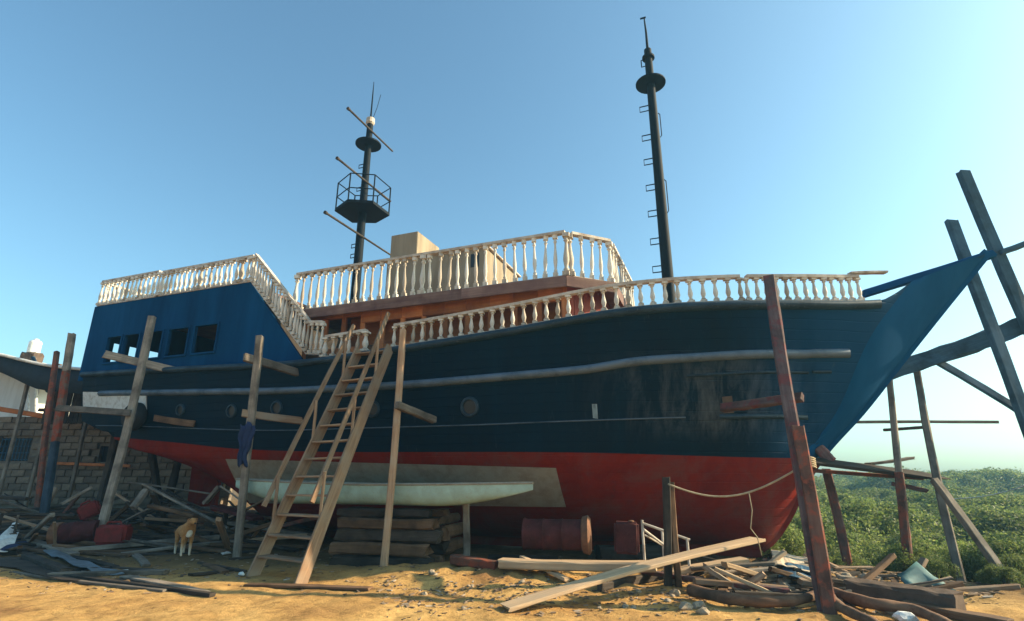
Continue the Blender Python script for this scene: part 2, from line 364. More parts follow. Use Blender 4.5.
def mat_leaf(name, c1, c2, c3):
    m, n, l, b = nodes_of(name); geo = n.new('ShaderNodeNewGeometry'); inf = n.new('ShaderNodeObjectInfo')
    r = ramp(n, [(0, c1), (.55, c2), (1, c3)]); l.new(geo.outputs['Random Per Island'], r.inputs[0])
    hv = n.new('ShaderNodeHueSaturation'); l.new(r.outputs[0], hv.inputs['Color'])
    mr = n.new('ShaderNodeMapRange'); mr.inputs[3].default_value = .75; mr.inputs[4].default_value = 1.25; l.new(inf.outputs['Random'], mr.inputs[0]); l.new(mr.outputs[0], hv.inputs['Value'])
    l.new(hv.outputs[0], b.inputs['Base Color']); b.inputs['Roughness'].default_value = .5; b.inputs['Specular IOR Level'].default_value = .3
    tr = n.new('ShaderNodeBsdfTranslucent'); l.new(hv.outputs[0], tr.inputs[0]); mx = n.new('ShaderNodeMixShader'); mx.inputs[0].default_value = .6
    l.new(b.outputs[0], mx.inputs[1]); l.new(tr.outputs[0], mx.inputs[2]); l.new(mx.outputs[0], n['Material Output'].inputs[0]); return m
M['leaf'] = mat_leaf('leaf', (.075, .120, .030), (.155, .200, .048), (.27, .29, .09))
M['bark'] = plain('bark', (.07, .05, .035), .9)

# ------------------------------------------------------------ ground: one sheet out to the horizon
def axis(lo, hi, step, far):
    a = list(np.arange(lo, hi + 1e-6, step)); d = step; x = hi
    while x < far: d *= 1.22; x += d; a.append(x)
    d = step; x = lo; pre = []
    while x > -far: d *= 1.22; x -= d; pre.append(x)
    return pre[::-1] + a
xs = axis(-14, 11, .10, 2500); ys = axis(6.2, 17, .085, 2500)
gv = [(x, y, gz(x, y)) for y in ys for x in xs]; nx = len(xs)
gf = [[j*nx+i, j*nx+i+1, (j+1)*nx+i+1, (j+1)*nx+i] for j in range(len(ys)-1) for i in range(nx-1)]
gme = bpy.data.meshes.new('ground'); gme.from_pydata(gv, [], gf); gme.update(); gme.polygons.foreach_set('use_smooth', [True]*len(gme.polygons))
tag(part('ground', gme, None, None, M['ground']), kind='structure')

# ============================================================ THE SHIP
HEAD = R(21); U = Vector((math.cos(HEAD), -math.sin(HEAD), 0)); N = Vector((math.sin(HEAD), math.cos(HEAD), 0))
C0 = Vector((-1.86, 14.6, 0))
SHIP_W = Matrix(((U.x, N.x, 0, C0.x), (U.y, N.y, 0, C0.y), (0, 0, 1, 0), (0, 0, 0, 1)))
def L2W(s, t, z): return SHIP_W @ Vector((s, -t, z))
def SP(px, py, t):
    """station s and height z of a photo point that lies on the fore-and-aft plane t metres to port of the keel"""
    d = ray(px, py); o = Vector((0, 0, CAM_H)) - C0
    k = (-t - o.dot(N)) / d.dot(N); p = o + d * k
    return p.dot(U), p.z
class Curve:
    """monotone-tangent cubic through (x, y) pairs"""
    def __init__(s, pts):
        pts = sorted(pts); s.x = [p[0] for p in pts]; s.y = [p[1] for p in pts]; n = len(pts)
        dl = [(s.y[i+1]-s.y[i])/(s.x[i+1]-s.x[i]) for i in range(n-1)]
        s.m = [dl[0]] + [0 if dl[i-1]*dl[i] <= 0 else 2*dl[i-1]*dl[i]/(dl[i-1]+dl[i]) for i in range(1, n-1)] + [dl[-1]]
    def __call__(s, x):
        if x <= s.x[0]: return s.y[0] + s.m[0]*(x-s.x[0])
        if x >= s.x[-1]: return s.y[-1] + s.m[-1]*(x-s.x[-1])
        i = max(k for k in range(len(s.x)-1) if s.x[k] <= x); h = s.x[i+1]-s.x[i]; u = (x-s.x[i])/h
        return (2*u**3-3*u**2+1)*s.y[i] + (u**3-2*u**2+u)*h*s.m[i] + (-2*u**3+3*u**2)*s.y[i+1] + (u**3-u**2)*h*s.m[i+1]
beam_c = Curve([(-10.3, 2.70), (-8, 2.88), (-4, 3.0), (2, 3.0), (5, 2.85), (7, 2.45), (8.5, 1.9), (9.7, 1.28), (11, .55), (12.25, .10)])
def bs(s): return max(.04, beam_c(s))
stem_pts = [SP(x, y, 0) for x, y in ((757, 553), (772, 541), (788, 518), (802, 488), (821, 457), (862, 411), (902, 360), (945, 306), (984, 258))]
stem_s = Curve([(z, s) for s, z in stem_pts])          # s of the stem at a height
stem_z = Curve(stem_pts)                               # height of the stem at a station
S_TIP, Z_TIP = stem_pts[-1]; S_FOOT = stem_pts[0][0]
def zk(s):
    if s > S_FOOT: return stem_z(s)
    if s > -4.6: return .22
    return .22 + 2.75 * ((-4.6 - s) / 5.7) ** .635
def sheer_fit(pts):
    out = []
    for x, y in pts:
        s, z = SP(x, y, 2.5)
        for _ in range(40): s, z = SP(x, y, bs(min(s, S_TIP)))
        out.append((s, z))
    return out
sheer_px = [(84, 373), (190, 367), (300, 361), (400, 347), (500, 331), (620, 310), (690, 304), (760, 302), (830, 302), (878, 301), (896, 293), (912, 282), (940, 272)]
sh = sheer_fit(sheer_px); sh = [p for p in sh if p[0] < S_TIP - .3] + [(S_TIP, Z_TIP + .05)]
z_sheer = Curve(sh)
def zw0(s): return 1.98 + .55 * sstep(-5, -10.5, s)          # nominal waterline
def hb(s, z):
    """half-breadth of the hull skin: full topsides, slack V bottom, flared bow"""
    k = zk(s); H = max(.05, z_sheer(s) - k); h = max(0, min(1.1, (z - k) / H)); f = sstep(3.0, 9.0, s)
    hw = (zw0(s) - k) / H
    if s < 0: hw = max(hw, .05)
    if hw < .04: return bs(s) * h ** .70 + .02
    bw = .90 * (1 - f) + f * hw ** .70
    e = .50 * (1 - f) + .70 * f
    r = bw * (h / hw) ** e if h < hw else bw + (1 - bw) * ((h - hw) / (1 - hw)) ** (.75 + .2 * f)
    return bs(s) * r + .02
def hull_at(px, py):
    s, z = SP(px, py, 2.3)
    for _ in range(60):
        s2, z2 = SP(px, py, hb(min(s, S_TIP), z)); s, z = .6*s + .4*s2, .6*z + .4*z2
    return s, z
def line_fit(pts): return Curve([hull_at(x, y) for x, y in pts])
z_wl = line_fit([(125, 438), (180, 443), (240, 449), (340, 452), (500, 452), (600, 453), (700, 456), (780, 458), (815, 458)])
z_low = line_fit([(130, 426), (300, 430), (400, 427), (470, 425), (600, 420), (700, 417), (800, 417)])
z_rub = line_fit([(84, 394), (200, 392), (300, 390), (400, 385), (500, 377), (580, 370), (640, 361), (700, 357), (760, 354), (850, 353)])
print('sheer', [(round(a, 2), round(b, 2)) for a, b in sh]); print('stem', [(round(a, 2), round(b, 2)) for a, b in stem_pts])
print('wl', [(round(a, 2), round(b, 2)) for a, b in zip(z_wl.x, z_wl.y)]); print('rub', [(round(a, 2), round(b, 2)) for a, b in zip(z_rub.x, z_rub.y)])
S_STERN = sh[0][0]

ship = empty('wooden_ship', SHIP_W, 'large wooden ship with black and red hull, white balustrades and two masts, on land', 'ship')
stations = list(np.linspace(S_STERN, 6.5, 60)) + list(np.linspace(6.7, S_TIP - .02, 46))
bot = MB(); top = MB()
for sd in (1, -1):
    rb, rt = [], []
    for s in stations:
        k = zk(s); zs = z_sheer(s); w = min(max(z_wl(s), k), zs)
        rb.append([Vector((s, -sd*hb(s, k + (w-k)*(i/14)**1.8), k + (w-k)*(i/14)**1.8)) if i else Vector((s, -sd*.02, k)) for i in range(15)])
        rt.append([Vector((s, -sd*hb(s, w + (zs-w)*i/14), w + (zs-w)*i/14)) for i in range(15)])
    bot.grid(rb); top.grid(rt)
# stern transom closes the hull
s0 = stations[0]; k = zk(s0); zs = z_sheer(s0)
rows = [[Vector((s0 - .001, -sd*hb(s0, k + (zs-k)*i/12), k + (zs-k)*i/12)) for sd in (1, -1)] for i in range(13)]
top.grid(rows)
def rid(me):
    bm = bmesh.new(); bm.from_mesh(me); bmesh.ops.remove_doubles(bm, verts=bm.verts, dist=.0008)
    bmesh.ops.dissolve_degenerate(bm, dist=1e-5, edges=bm.edges); bmesh.ops.recalc_face_normals(bm, faces=bm.faces); bm.to_mesh(me); bm.free()
    return auto_smooth(me, 45)
hull = part('hull', rid(top.mesh('hull', M['hull_black'])), ship)
hullb = part('hull_bottom', rid(bot.mesh('hull_bottom', M['hull_red'])), ship); hullb['label'] = 'red painted underwater hull'
# deck
dk = MB(); dk.grid([[Vector((s, -sd*(bs(s)-.06), z_sheer(s)-.05)) for sd in (1, -1)] for s in stations if s < S_TIP-.6])
part('deck', dk.mesh('deck', M['fascia_wood']), ship)
def sweep(name, zf, a, b, r_out, r_z, mat, off=0.0, n=90, sides=(1, -1), parent=None, smooth=True):
    mb = MB()
    for sd in sides:
        rows = []
        for i in range(n + 1):
            s = a + (b - a) * i / n; z = zf(s); t = hb(s, min(z, z_sheer(s))) + off
            rows.append([Vector((s, -sd*(t - .05 + (r_out+.05)*math.sin(math.pi*q/8)**.7 if 0 < q < 8 else t - .05), z + r_z*math.cos(math.pi*q/8))) for q in range(9)])
        mb.grid(rows)
        for rw in (rows[0], rows[-1]): mb.add(rw, [list(range(9))])
    me = mb.mesh(name, mat); auto_smooth(me, 60)
    return part(name, me, parent or ship)
sweep('gunwale', lambda s: z_sheer(s) - .055, S_STERN, S_TIP - 2.2, .10, .085, M['rub_dark'])
sweep('rub_rail', z_rub, S_STERN + 1.0, stem_s(z_rub(10.2)) - 1.15, .11, .085, M['rub'])
sweep('rub_rail', lambda s: z_rub(s) - .33, 6.4, 9.0, .05, .03, M['rub_dark'])
sweep('rub_rail', z_low, S_STERN + .8, 6.3, .022, .016, M['rub'])
sweep('rub_rail', z_low, 6.9, stem_s(2.5) - .75, .06, .05, M['rub_dark'])
# stem: blue cheek plates and stem timber, part paint, part lens glare in the colour
ck = MB()
zz = np.linspace(z_wl(8.3) - .02, Z_TIP - .05, 40)
for sd in (1, -1):
    rows = []
    for z in zz:
        e = stem_s(z); wdt = .40 + .62 * sstep(2.2, 4.6, z); a = e - wdt
        if z > 4.6: a = max(a, e - wdt)
        col = []
        for i in range(9):
            s = a + (e - .03 - a) * i / 8
            while z > z_sheer(s) + .02 and s < e: s += .02
            col.append(Vector((s, -sd*(hb(min(s, S_TIP), z) + (.035 if i else .0)), z)))
        rows.append(col)
    ck.grid(rows)
part('stem_cheek', auto_smooth(ck.mesh('stem_cheek', M['stem_blue']), 60), ship)
sp = MB(); pts = [Vector((stem_s(z) + .02, 0, z)) for z in np.linspace(.16, Z_TIP + .08, 40)]
rows = []
for i, p in enumerate(pts):
    q = (pts[min(i+1, 39)] - pts[max(i-1, 0)]).normalized(); nr = Vector((q.z, 0, -q.x))
    rows.append([p - nr*.12 + Vector((0, -.10, 0)), p + nr*.05 + Vector((0, -.075, 0)), p + nr*.05 + Vector((0, .075, 0)), p - nr*.12 + Vector((0, .10, 0)), p - nr*.12 + Vector((0, -.10, 0))])
zsp = z_wl(8.5)
hi = [r for r, p in zip(rows, pts) if p.z >= zsp - .08]; lo = [r for r, p in zip(rows, pts) if p.z < zsp + .02]
sp.grid(hi); sp.add(hi[-1][:4], [[0, 1, 2, 3]]); part('stem_post', sp.mesh('stem_post', M['stem_blue']), ship)
sp = MB(); sp.grid(lo); part('stem_foot', sp.mesh('stem_foot', M['hull_red']), ship)
kl = MB(); kl.box((1.4, 0, .14), (12.0, .22, .22)); part('keel', kl.mesh('keel', M['hull_red']), ship)
# bowsprit timber lying along the beak
a = SP(864, 294, 0); b = SP(993, 254, 0)
timber('bowsprit', L2W(a[0], 0, a[1]), L2W(b[0], 0, b[1]), .16, .16, M['stem_blue'], parent=ship, bow=.002)
# rudder and stern post
rd = MB(); rd.grid([[Vector((s, sd*.06, z)) for s, z in ((-7.5, .3), (-7.5, 1.4), (-8.3, 2.3), (-8.7, 2.2), (-8.6, .35), (-7.5, .3))] for sd in (-1, 1)])
rd.add([(s, sd*.06, z) for sd in (-1, 1) for s, z in ((-7.5, .3), (-7.5, 1.4), (-8.3, 2.3), (-8.7, 2.2), (-8.6, .35))], [[0, 1, 2, 3, 4], [9, 8, 7, 6, 5]])
part('rudder', rd.mesh('rudder', M['hull_red']), ship)
# stern quarter white panel, repair patch, small hull marks (laid on the hull skin, following its curve)
def skin(name, pts_px, mat, off=.02, nu=16, nv=6, parent=None):
    """four corners TL, TR, BR, BL on the hull"""
    q = [hull_at(*p) for p in pts_px]; mb = MB(); rows = []
    for j in range(nv + 1):
        v = j / nv; rows.append([])
        for i in range(nu + 1):
            u_ = i / nu
            s = (q[0][0]*(1-u_)+q[1][0]*u_)*(1-v) + (q[3][0]*(1-u_)+q[2][0]*u_)*v
            z = (q[0][1]*(1-u_)+q[1][1]*u_)*(1-v) + (q[3][1]*(1-u_)+q[2][1]*u_)*v
            rows[-1].append(Vector((s, -(hb(s, z) + off), z)))
    mb.grid(rows)
    edge = rows[0] + [r[-1] for r in rows[1:]] + rows[-1][::-1][1:] + [r[0] for r in rows[::-1][1:-1]]
    inn = [v + Vector((0, off + .02, 0)) for v in edge]; m_ = len(edge)
    mb.add(edge + inn, [[i, (i+1) % m_, m_ + (i+1) % m_, m_ + i] for i in range(m_)])
    return part(name, auto_smooth(mb.mesh(name, mat), 50), parent or ship)
skin('quarter_panel', [(84, 392), (147, 393), (147, 414), (84, 409)], M['white_metal'], .03)
M['chalk'] = painted('chalk', (.22, .30, .33), (.10, .13, .14), .5, 12, .8, True, .2)
p_ = skin('repair_patch', [(226, 459), (556, 468), (566, 507), (250, 503)], M['primer'], .016, 50, 10); p_['label'] = 'bare grey primed repair patch along the bilge'
skin('paint_mark', [(592, 404), (597, 404), (598, 419), (593, 418)], M['chalk'], .006, 3, 4)
skin('paint_mark', [(722, 397), (732, 396), (734, 413), (724, 413)], M['concrete'], .02, 3, 4)

# portholes
def porthole(px, py, r):
    s, z = hull_at(px, py); e = .05
    n = Vector((0, -1, 0)); ds = Vector((2*e, -(hb(s+e, z)-hb(s-e, z)), 0)); dz = Vector((0, -(hb(s, z+e)-hb(s, z-e)), 2*e))
    n = ds.cross(dz).normalized(); n = n if n.y < 0 else -n
    Wm = SHIP_W @ (Matrix.Translation(Vector((s, -hb(s, z), z))) @ n.to_track_quat('Z', 'Y').to_matrix().to_4x4())
    mb = MB(); mb.lathe([(r*.70, -.03), (r*.70, .03), (r*.78, .055), (r*.95, .05), (r*1.04, .02), (r*1.04, -.05)], 24, cap=False)
    rg = part('porthole', auto_smooth(mb.mesh('porthole', M['rub_dark']), 40), ship, Wm)
    mb = MB(); mb.lathe([(.001, .012), (r*.72, .01)], 24, cap=False)
    part('glass', mb.mesh('glass', M['glass_dark']), rg, Wm)
for a in ((181, 410, .15), (232, 411, .16), (277, 408, .17), (373, 409, .18), (470, 407, .20)): porthole(*a)

# ---- balustrades
BAL = {}
def baluster_mesh(h, r=.05, mat=None):
    key = (round(h, 2), r)
    if key not in BAL:
        mb = MB(); q = r * 1.1
        mb.box((0, 0, .05*h), (2*q, 2*q, .10*h)); mb.box((0, 0, .955*h), (2*q, 2*q, .09*h))
        prof = [(.50, .10), (.98, .15), (.55, .19), (.72, .26), (1.0, .37), (.88, .48), (.58, .64), (.46, .76), (.52, .80), (.90, .83), (.55, .87), (.6, .92)]
        mb.lathe([(a*r, b*h) for a, b in prof], 9, cap=False)
        BAL[key] = auto_smooth(mb.mesh('baluster', mat or M['white_paint']), 50)
    return BAL[key]
def balustrade(pts, h, spacing, r=.05, post_every=None, rail_w=.13, base=True, label=None, gaps=(), end_ext=0, hs=None):
    pts = [Vector(p) for p in pts]; seg = [(pts[i+1]-pts[i]).length for i in range(len(pts)-1)]; tot = sum(seg)
    def at(d):
        for i, L in enumerate(seg):
            if d <= L or i == len(seg)-1: return pts[i].lerp(pts[i+1], min(1.05, d/L))
            d -= L
    mb = MB(); rows, rows2 = [], []
    def rect(p, tdir, w, z0, z1):
        sdv = Vector((tdir.y, -tdir.x, 0)).normalized()
        return [p + sdv*w/2 + Vector((0, 0, z0)), p + sdv*w/2 + Vector((0, 0, z1)), p - sdv*w/2 + Vector((0, 0, z1)), p - sdv*w/2 + Vector((0, 0, z0)), p + sdv*w/2 + Vector((0, 0, z0))]
    for i, p in enumerate(pts):
        a = pts[max(0, i-1)]; b = pts[min(len(pts)-1, i+1)]; t = (b - a)
        rows.append(rect(p, t, rail_w, h - .01, h + .05)); rows2.append(rect(p, t, rail_w*.85, .0, .035))
    mb.grid(rows); mb.add(rows[0][:4], [[0, 1, 2, 3]]); mb.add(rows[-1][:4], [[3, 2, 1, 0]])
    o = part('balustrade', mb.mesh('balustrade', M['rail_wood']), ship)
    mb = MB(); mb.grid(rows2); mb.add(rows2[0][:4], [[0, 1, 2, 3]]); mb.add(rows2[-1][:4], [[3, 2, 1, 0]]); part('bottom_rail', mb.mesh('bottom_rail', M['rail_wood']), o)
    if label: o['label'] = label
    nb = int(round(tot / spacing)); corner = []
    acc = 0
    for L in seg[:-1]: acc += L; corner.append(acc)
    for i in range(nb + 1):
        d = tot * i / nb; p = at(d)
        jx = random.uniform(-.008, .008)
        me = baluster_mesh(h - .04, r)
        ispost = post_every and (i % post_every == 0 or i == nb)
        Wm = SHIP_W @ Matrix.Translation(p + Vector((jx, 0, .03))) @ Matrix.Rotation(random.gauss(0, .022), 4, 'Y') @ Matrix.Rotation(random.uniform(0, .5), 4, 'Z')
        if ispost:
            Wm = Wm @ Matrix.Diagonal((1.5, 1.5, 1, 1))
            part('newel_post', me, o, Wm)
        else: part('baluster', me, o, Wm)
    return o
zr0 = .50
def rail_pts(a, b, n, sd=1, inset=.12): return [Vector((a+(b-a)*i/n, -sd*(bs(a+(b-a)*i/n)-inset), z_sheer(a+(b-a)*i/n)+.03)) for i in range(n+1)]
sA = hull_at(320, 357)[0]; sB = hull_at(361, 352)[0]; sC = hull_at(390, 348)[0]; sD = SP(742, 300, 2.2)[0]; sE = SP(862, 300, 1.2)[0]
balustrade(rail_pts(sA, sB, 4), zr0, .21, .05, 5, label='short white balustrade aft of the ladder gap')
balustrade(rail_pts(sC, sD, 30), zr0, .235, .05, None, label='long white side balustrade along the deck')
balustrade(rail_pts(sD + .12, sE, 12), zr0, .185, .046, None, label='weathered brown-white bow balustrade')
balustrade(rail_pts(sC - 1.5, sE, 30, -1), zr0, .30, .05, None, label='far side balustrade')
# rail cap running past the last baluster towards the beak
a = SP(850, 273.5, 1.25); b = SP(886, 272.5, .95)
timber('rail_cap', L2W(a[0], 1.25, a[1]), L2W(b[0], .95, b[1]), .12, .05, M['rail_wood'], parent=ship)

# ---- upper deck and deckhouse
UD_T, UD_Z = 2.4, 5.66
s_aft = SP(293, 300, UD_T)[0]; s_c = SP(565, 255, UD_T)[0]; s_f = s_c + .88
print('upper deck', s_aft, s_c, s_f)
def ring(inset, z, aft=None):
    aft = s_aft if aft is None else aft; w = UD_T - inset; f = s_f - inset
    return [Vector((aft, -w, z)), Vector((s_c, -w, z)), Vector((f, -w + .80, z)), Vector((f, w - .80, z)), Vector((s_c, w, z)), Vector((aft, w, z))]
def ngon_prism(r0, r1):
    n = len(r0); return r0 + r1, [list(range(n))[::-1], [n+i for i in range(n)]] + [[i, (i+1) % n, n+(i+1) % n, n+i] for i in range(n)]
mb = MB(); mb.add(*ngon_prism(ring(0.03, UD_Z-.04), ring(0.03, UD_Z)))
part('upper_deck', mb.mesh('upper_deck', M['fascia_wood']), ship)
# fascia boards round the upper deck
r0 = ring(0, UD_Z - .22)
for i in range(5):
    a, b = r0[i], r0[i+1]; n_b = max(1, int((b-a).length / 2.1))
    for k in range(n_b):
        p = a.lerp(b, k/n_b); q = a.lerp(b, (k+1)/n_b); d = (q-p).normalized()*.004
        fw = frame(SHIP_W @ (p+d+Vector((0, 0, .12))), SHIP_W @ (q-d+Vector((0, 0, .12)))); 
        part('fascia_board', beam_mesh((q-p).length, .055, .25 + .015*(k % 2), M['fascia_wood'], bow=0, ragged=.0, jit=.003), ship, fw)
# deckhouse: posts, header boards, lower boards, dark inside
H_T = 2.02; hz0 = 4.15; hz1 = UD_Z - .05
dh = MB()
ins = .9
dh.add(*ngon_prism(ring(ins, hz0, s_aft + 1.2), ring(ins, hz1, s_aft + 1.2)))
house = part('deckhouse', dh.mesh('deckhouse', M['house_wood']), ship); house['label'] = 'orange-brown timber deckhouse under the upper deck'
def bpost(name, p, q, w, h, mat): return part(name, beam_mesh((q-p).length, w, h, mat, bow=0, ragged=0, jit=.003), house, frame(SHIP_W @ p, SHIP_W @ q))
np_ = 12; s_h0 = s_aft + .25; s_h1 = s_c - .15
for i in range(np_ + 1):
    s = s_h0 + (s_h1 - s_h0)*i/np_
    for sd in (1, -1): bpost('post', Vector((s, -sd*H_T, hz0)), Vector((s, -sd*H_T, hz1)), .13, .11, M['house_wood'])
    if i < np_:
        s2 = s_h0 + (s_h1 - s_h0)*(i+1)/np_
        top_h = .34 if i > 2 else .14
        bpost('header_board', Vector((s, -H_T-.012, hz1-top_h/2-.02)), Vector((s2-.006, -H_T-.012, hz1-top_h/2-.02)), .13, top_h, M['house_wood'])
        bpost('sill_board', Vector((s, -H_T+.01, hz0+.30)), Vector((s2-.006, -H_T+.01, hz0+.30)), .08, .45, M['house_wood'] if i % 3 else M['brown_wood'])
fr = [Vector((s_c-.15, -H_T, 0)), Vector((s_f-.4, -H_T+.78, 0)), Vector((s_f-.4, H_T-.78, 0))]
M['house_red'] = wood('house_red', (.20, .045, .03), (.30, .075, .045), (.17, .04, .03), grain=.5)
for a, b, n_b in ((fr[0], fr[1], 4), (fr[1], fr[2], 8)):
    for k in range(n_b):
        c = a.lerp(b, (k+.5)/n_b); d = (b-a).normalized(); w = (b-a).length/n_b
        fwd = Vector((d.y, -d.x, 0))
        Wb = SHIP_W @ Matrix(((0, d.x, fwd.x, c.x), (0, d.y, fwd.y, c.y), (1, 0, 0, hz0), (0, 0, 0, 1)))
        part('wall_board', beam_mesh(hz1-hz0, w-.008, .05, M['house_red'], bow=0, ragged=0, jit=.002), house, Wb)
# upper balustrade all round
u = ring(.07, UD_Z + .01)
balustrade([u[0], u[1]], 1.03, .235, .046, 16, .14, label='tall white balustrade along the upper deck')
balustrade([u[1] + Vector((.1, .09, 0)), u[2]], 1.02, .24, .046, 4, .14, label='angled white corner balustrade of the upper deck')
balustrade([u[2] + Vector((0, .2, 0)), u[3]], 1.02, .25, .046, None, .14, label='front white balustrade of the upper deck')
balustrade([u[3] + Vector((0, .1, 0)), u[4]], 1.02, .26, .046, None, .14)
balustrade([u[4] - Vector((.2, 0, 0)), u[5]], 1.02, .30, .046, None, .14)
# cabin and tall box on the upper deck
def cuboid(s0_, s1_, t0, t1, z0, z1, name, mat, parent, bev=.015):
    mb = MB(); mb.box(((s0_+s1_)/2, -(t0+t1)/2, (z0+z1)/2), (abs(s1_-s0_), abs(t1-t0), z1-z0)); me = mb.mesh(name, mat)
    bm = bmesh.new(); bm.from_mesh(me); bmesh.ops.bevel(bm, geom=bm.edges[:], offset=bev, segments=1, affect='EDGES'); bm.to_mesh(me); bm.free()
    return part(name, me, parent)
ca = SP(387, 262, 1.0); cb = SP(486, 247, 1.0)
cab = cuboid(ca[0], cb[0], 1.0, -1.4, UD_Z, cb[1], 'cabin', M['plaster_box'], ship); cab['label'] = 'low sandy plywood cabin on the upper deck'
cuboid(ca[0]-.08, cb[0]+.08, 1.08, -1.48, cb[1]+.001, cb[1]+.05, 'cabin_roof', M['rail_wood'], cab)
wn_ = SP(475, 258, 1.0); cuboid(wn_[0]-.12, wn_[0]+.12, 1.012, .97, wn_[1]-.25, wn_[1]+.12, 'window', M['glass_dark'], cab, .005)
ta = SP(391, 240, .9); tb = SP(418, 231, .9)
print('cabin', ca, cb, 'box', ta, tb)
bx = cuboid(ta[0], tb[0], .9, -.35, cb[1]+.05, tb[1], 'deck_box', M['plaster_box'], ship); bx['label'] = 'tall square box rising above the cabin'

# ---- poop: blue walls with real window openings, deck, rails
PT = 2.66
s_p0 = SP(89.5, 330, PT)[0]; s_p1, z_p1 = SP(250, 283, PT); z_p0 = SP(96, 306, PT)[1]; s_p2, z_p2 = SP(303, 361, PT)
print('poop', s_p0, s_p1, z_p1, z_p0, s_p2, z_p2)
PZ0, PZ1 = z_sheer(-6) - .03, (z_p0 + z_p1) / 2
wins = [(107, 120, 337, 358), (124, 138, 335, 358), (149, 161, 332, 358), (168, 187, 329, 357), (194, 216, 326, 356)]
holes = []
for x0, x1, y0, y1 in wins:
    a = SP(x0, (y0+y1)/2, PT)[0]; b = SP(x1, (y0+y1)/2, PT)[0]; zt = SP((x0+x1)/2, y0, PT)[1]; zb = SP((x0+x1)/2, y1, PT)[1]; holes.append((a, b, zb, zt))
zb_ = sum(h[2] for h in holes)/5; zt_ = sum(h[3] for h in holes)/5; holes = [(h[0], h[1], zb_, zt_) for h in holes]
def poop_wall(t, holes, label=None):
    cx = sorted([s_p0] + [h[0] for h in holes] + [h[1] for h in holes]); cz = [PZ0, holes[0][2], holes[0][3], PZ1]
    bm = bmesh.new(); vv = {}
    cx2 = cx + ['end']
    def V(i, j):
        if (i, j) not in vv:
            z = cz[j]; s = cx2[i] if cx2[i] != 'end' else s_p1 + (s_p2 - s_p1)*(PZ1 - z)/(PZ1 - PZ0)
            vv[(i, j)] = bm.verts.new((s, -t, z))
        return vv[(i, j)]
    for i in range(len(cx2)-1):
        for j in range(3):
            if j == 1 and cx2[i+1] != 'end':
                m_ = (cx2[i]+cx2[i+1])/2
                if any(h[0] < m_ < h[1] for h in holes): continue
            bm.faces.new((V(i, j), V(i+1, j), V(i+1, j+1), V(i, j+1)))
    bmesh.ops.recalc_face_normals(bm, faces=bm.faces)
    bmesh.ops.solidify(bm, geom=bm.faces[:], thickness=.06); bmesh.ops.recalc_face_normals(bm, faces=bm.faces)
    me = bpy.data.meshes.new('poop_wall'); bm.to_mesh(me); bm.free(); me.materials.append(M['blue_paint'])
    o = part('poop_wall', me, ship)
    if label: o['label'] = label
    for h in holes:
        mb = MB(); y = -t - (.012 if t > 0 else -.012); f = .05
        for c, d in ((((h[0]+h[1])/2, y, h[2]-f/2), (h[1]-h[0]+2*f, .05, f)), (((h[0]+h[1])/2, y, h[3]+f/2), (h[1]-h[0]+2*f, .05, f)),
                     ((h[0]-f/2, y, (h[2]+h[3])/2), (f, .05, h[3]-h[2])), ((h[1]+f/2, y, (h[2]+h[3])/2), (f, .05, h[3]-h[2]))): mb.box(c, d)
        part('window_frame', mb.mesh('window_frame', M['blue_paint']), o)
    return o
poop_wall(PT, holes, 'tall blue painted cabin wall with five square window openings')
poop_wall(-PT, holes)
def SQ(px, py, st):        # photo point on the athwartship plane at station st
    d = ray(px, py); o = Vector((0, 0, CAM_H)) - C0; p = o + d * ((st - o.dot(U)) / d.dot(U)); return -p.dot(N), p.z
ops = []
for xa, xb, y in ((111, 119.5, 344), (127.5, 137.5, 348), (146, 160.5, 351)):
    t0, z1 = SQ((xa+xb)/2, y, s_p0); ops.append((SQ(xa, 352, s_p0)[0], SQ(xb, 352, s_p0)[0], z1))
zs1 = sum(o_[2] for o_ in ops)/3; zs0 = zs1 - .85
cy = sorted([-PT+.07, PT-.07] + [v for o_ in ops for v in o_[:2]]); cz_ = [PZ0+.01, zs0, zs1, PZ1-.02]; mb = MB()
print('stern ops', ops, PZ0, PZ1)
for i in range(len(cy)-1):
    m_ = (cy[i]+cy[i+1])/2; hole = any(min(o_[:2]) < m_ < max(o_[:2]) for o_ in ops)
    for j in ((0, 2) if hole else (0, 1, 2)):
        mb.box((s_p0+.035, -m_, (cz_[j]+cz_[j+1])/2), (.06, cy[i+1]-cy[i], cz_[j+1]-cz_[j]))
me = mb.mesh('stern_wall', M['blue_paint']); bm = bmesh.new(); bm.from_mesh(me); bmesh.ops.remove_doubles(bm, verts=bm.verts, dist=.001); bm.to_mesh(me); bm.free()
part('stern_wall', me, ship)
mb = MB(); mb.box((s_p1-.7, 0, (PZ0+PZ1)/2), (.06, 2*PT-.14, PZ1-PZ0-.04)); part('cabin_bulkhead', mb.mesh('cabin_bulkhead', M['dark_wood']), ship)  # dark wood puts the shade of the cabin interior into the bulkhead colour
mb = MB(); mb.box(((s_p0+s_p1)/2, 0, PZ1-.04), (s_p1-s_p0-.02, 2*PT-.13, .07)); part('poop_deck', mb.mesh('poop_deck', M['fascia_wood']), ship)
zt = PZ1 + .005
def plank_run(sd): return [Vector((s_p0+.1, -sd*(PT-.03), zt)), Vector((s_p1, -sd*(PT-.03), zt))]
balustrade([Vector((s_p0+.1, -(PT-.03), zt)), Vector((s_p0+2.6, -(PT-.03), zt))], .78, .19, .05, None, .12, label='white balustrade over the stern cabin')
balustrade([Vector((s_p0+2.75, -(PT-.03), zt)), Vector((s_p1, -(PT-.03), zt))], .74, .19, .05, 8, .12, label='white balustrade above the blue wall')
balustrade(plank_run(-1), .76, .25, .05, None, .12)
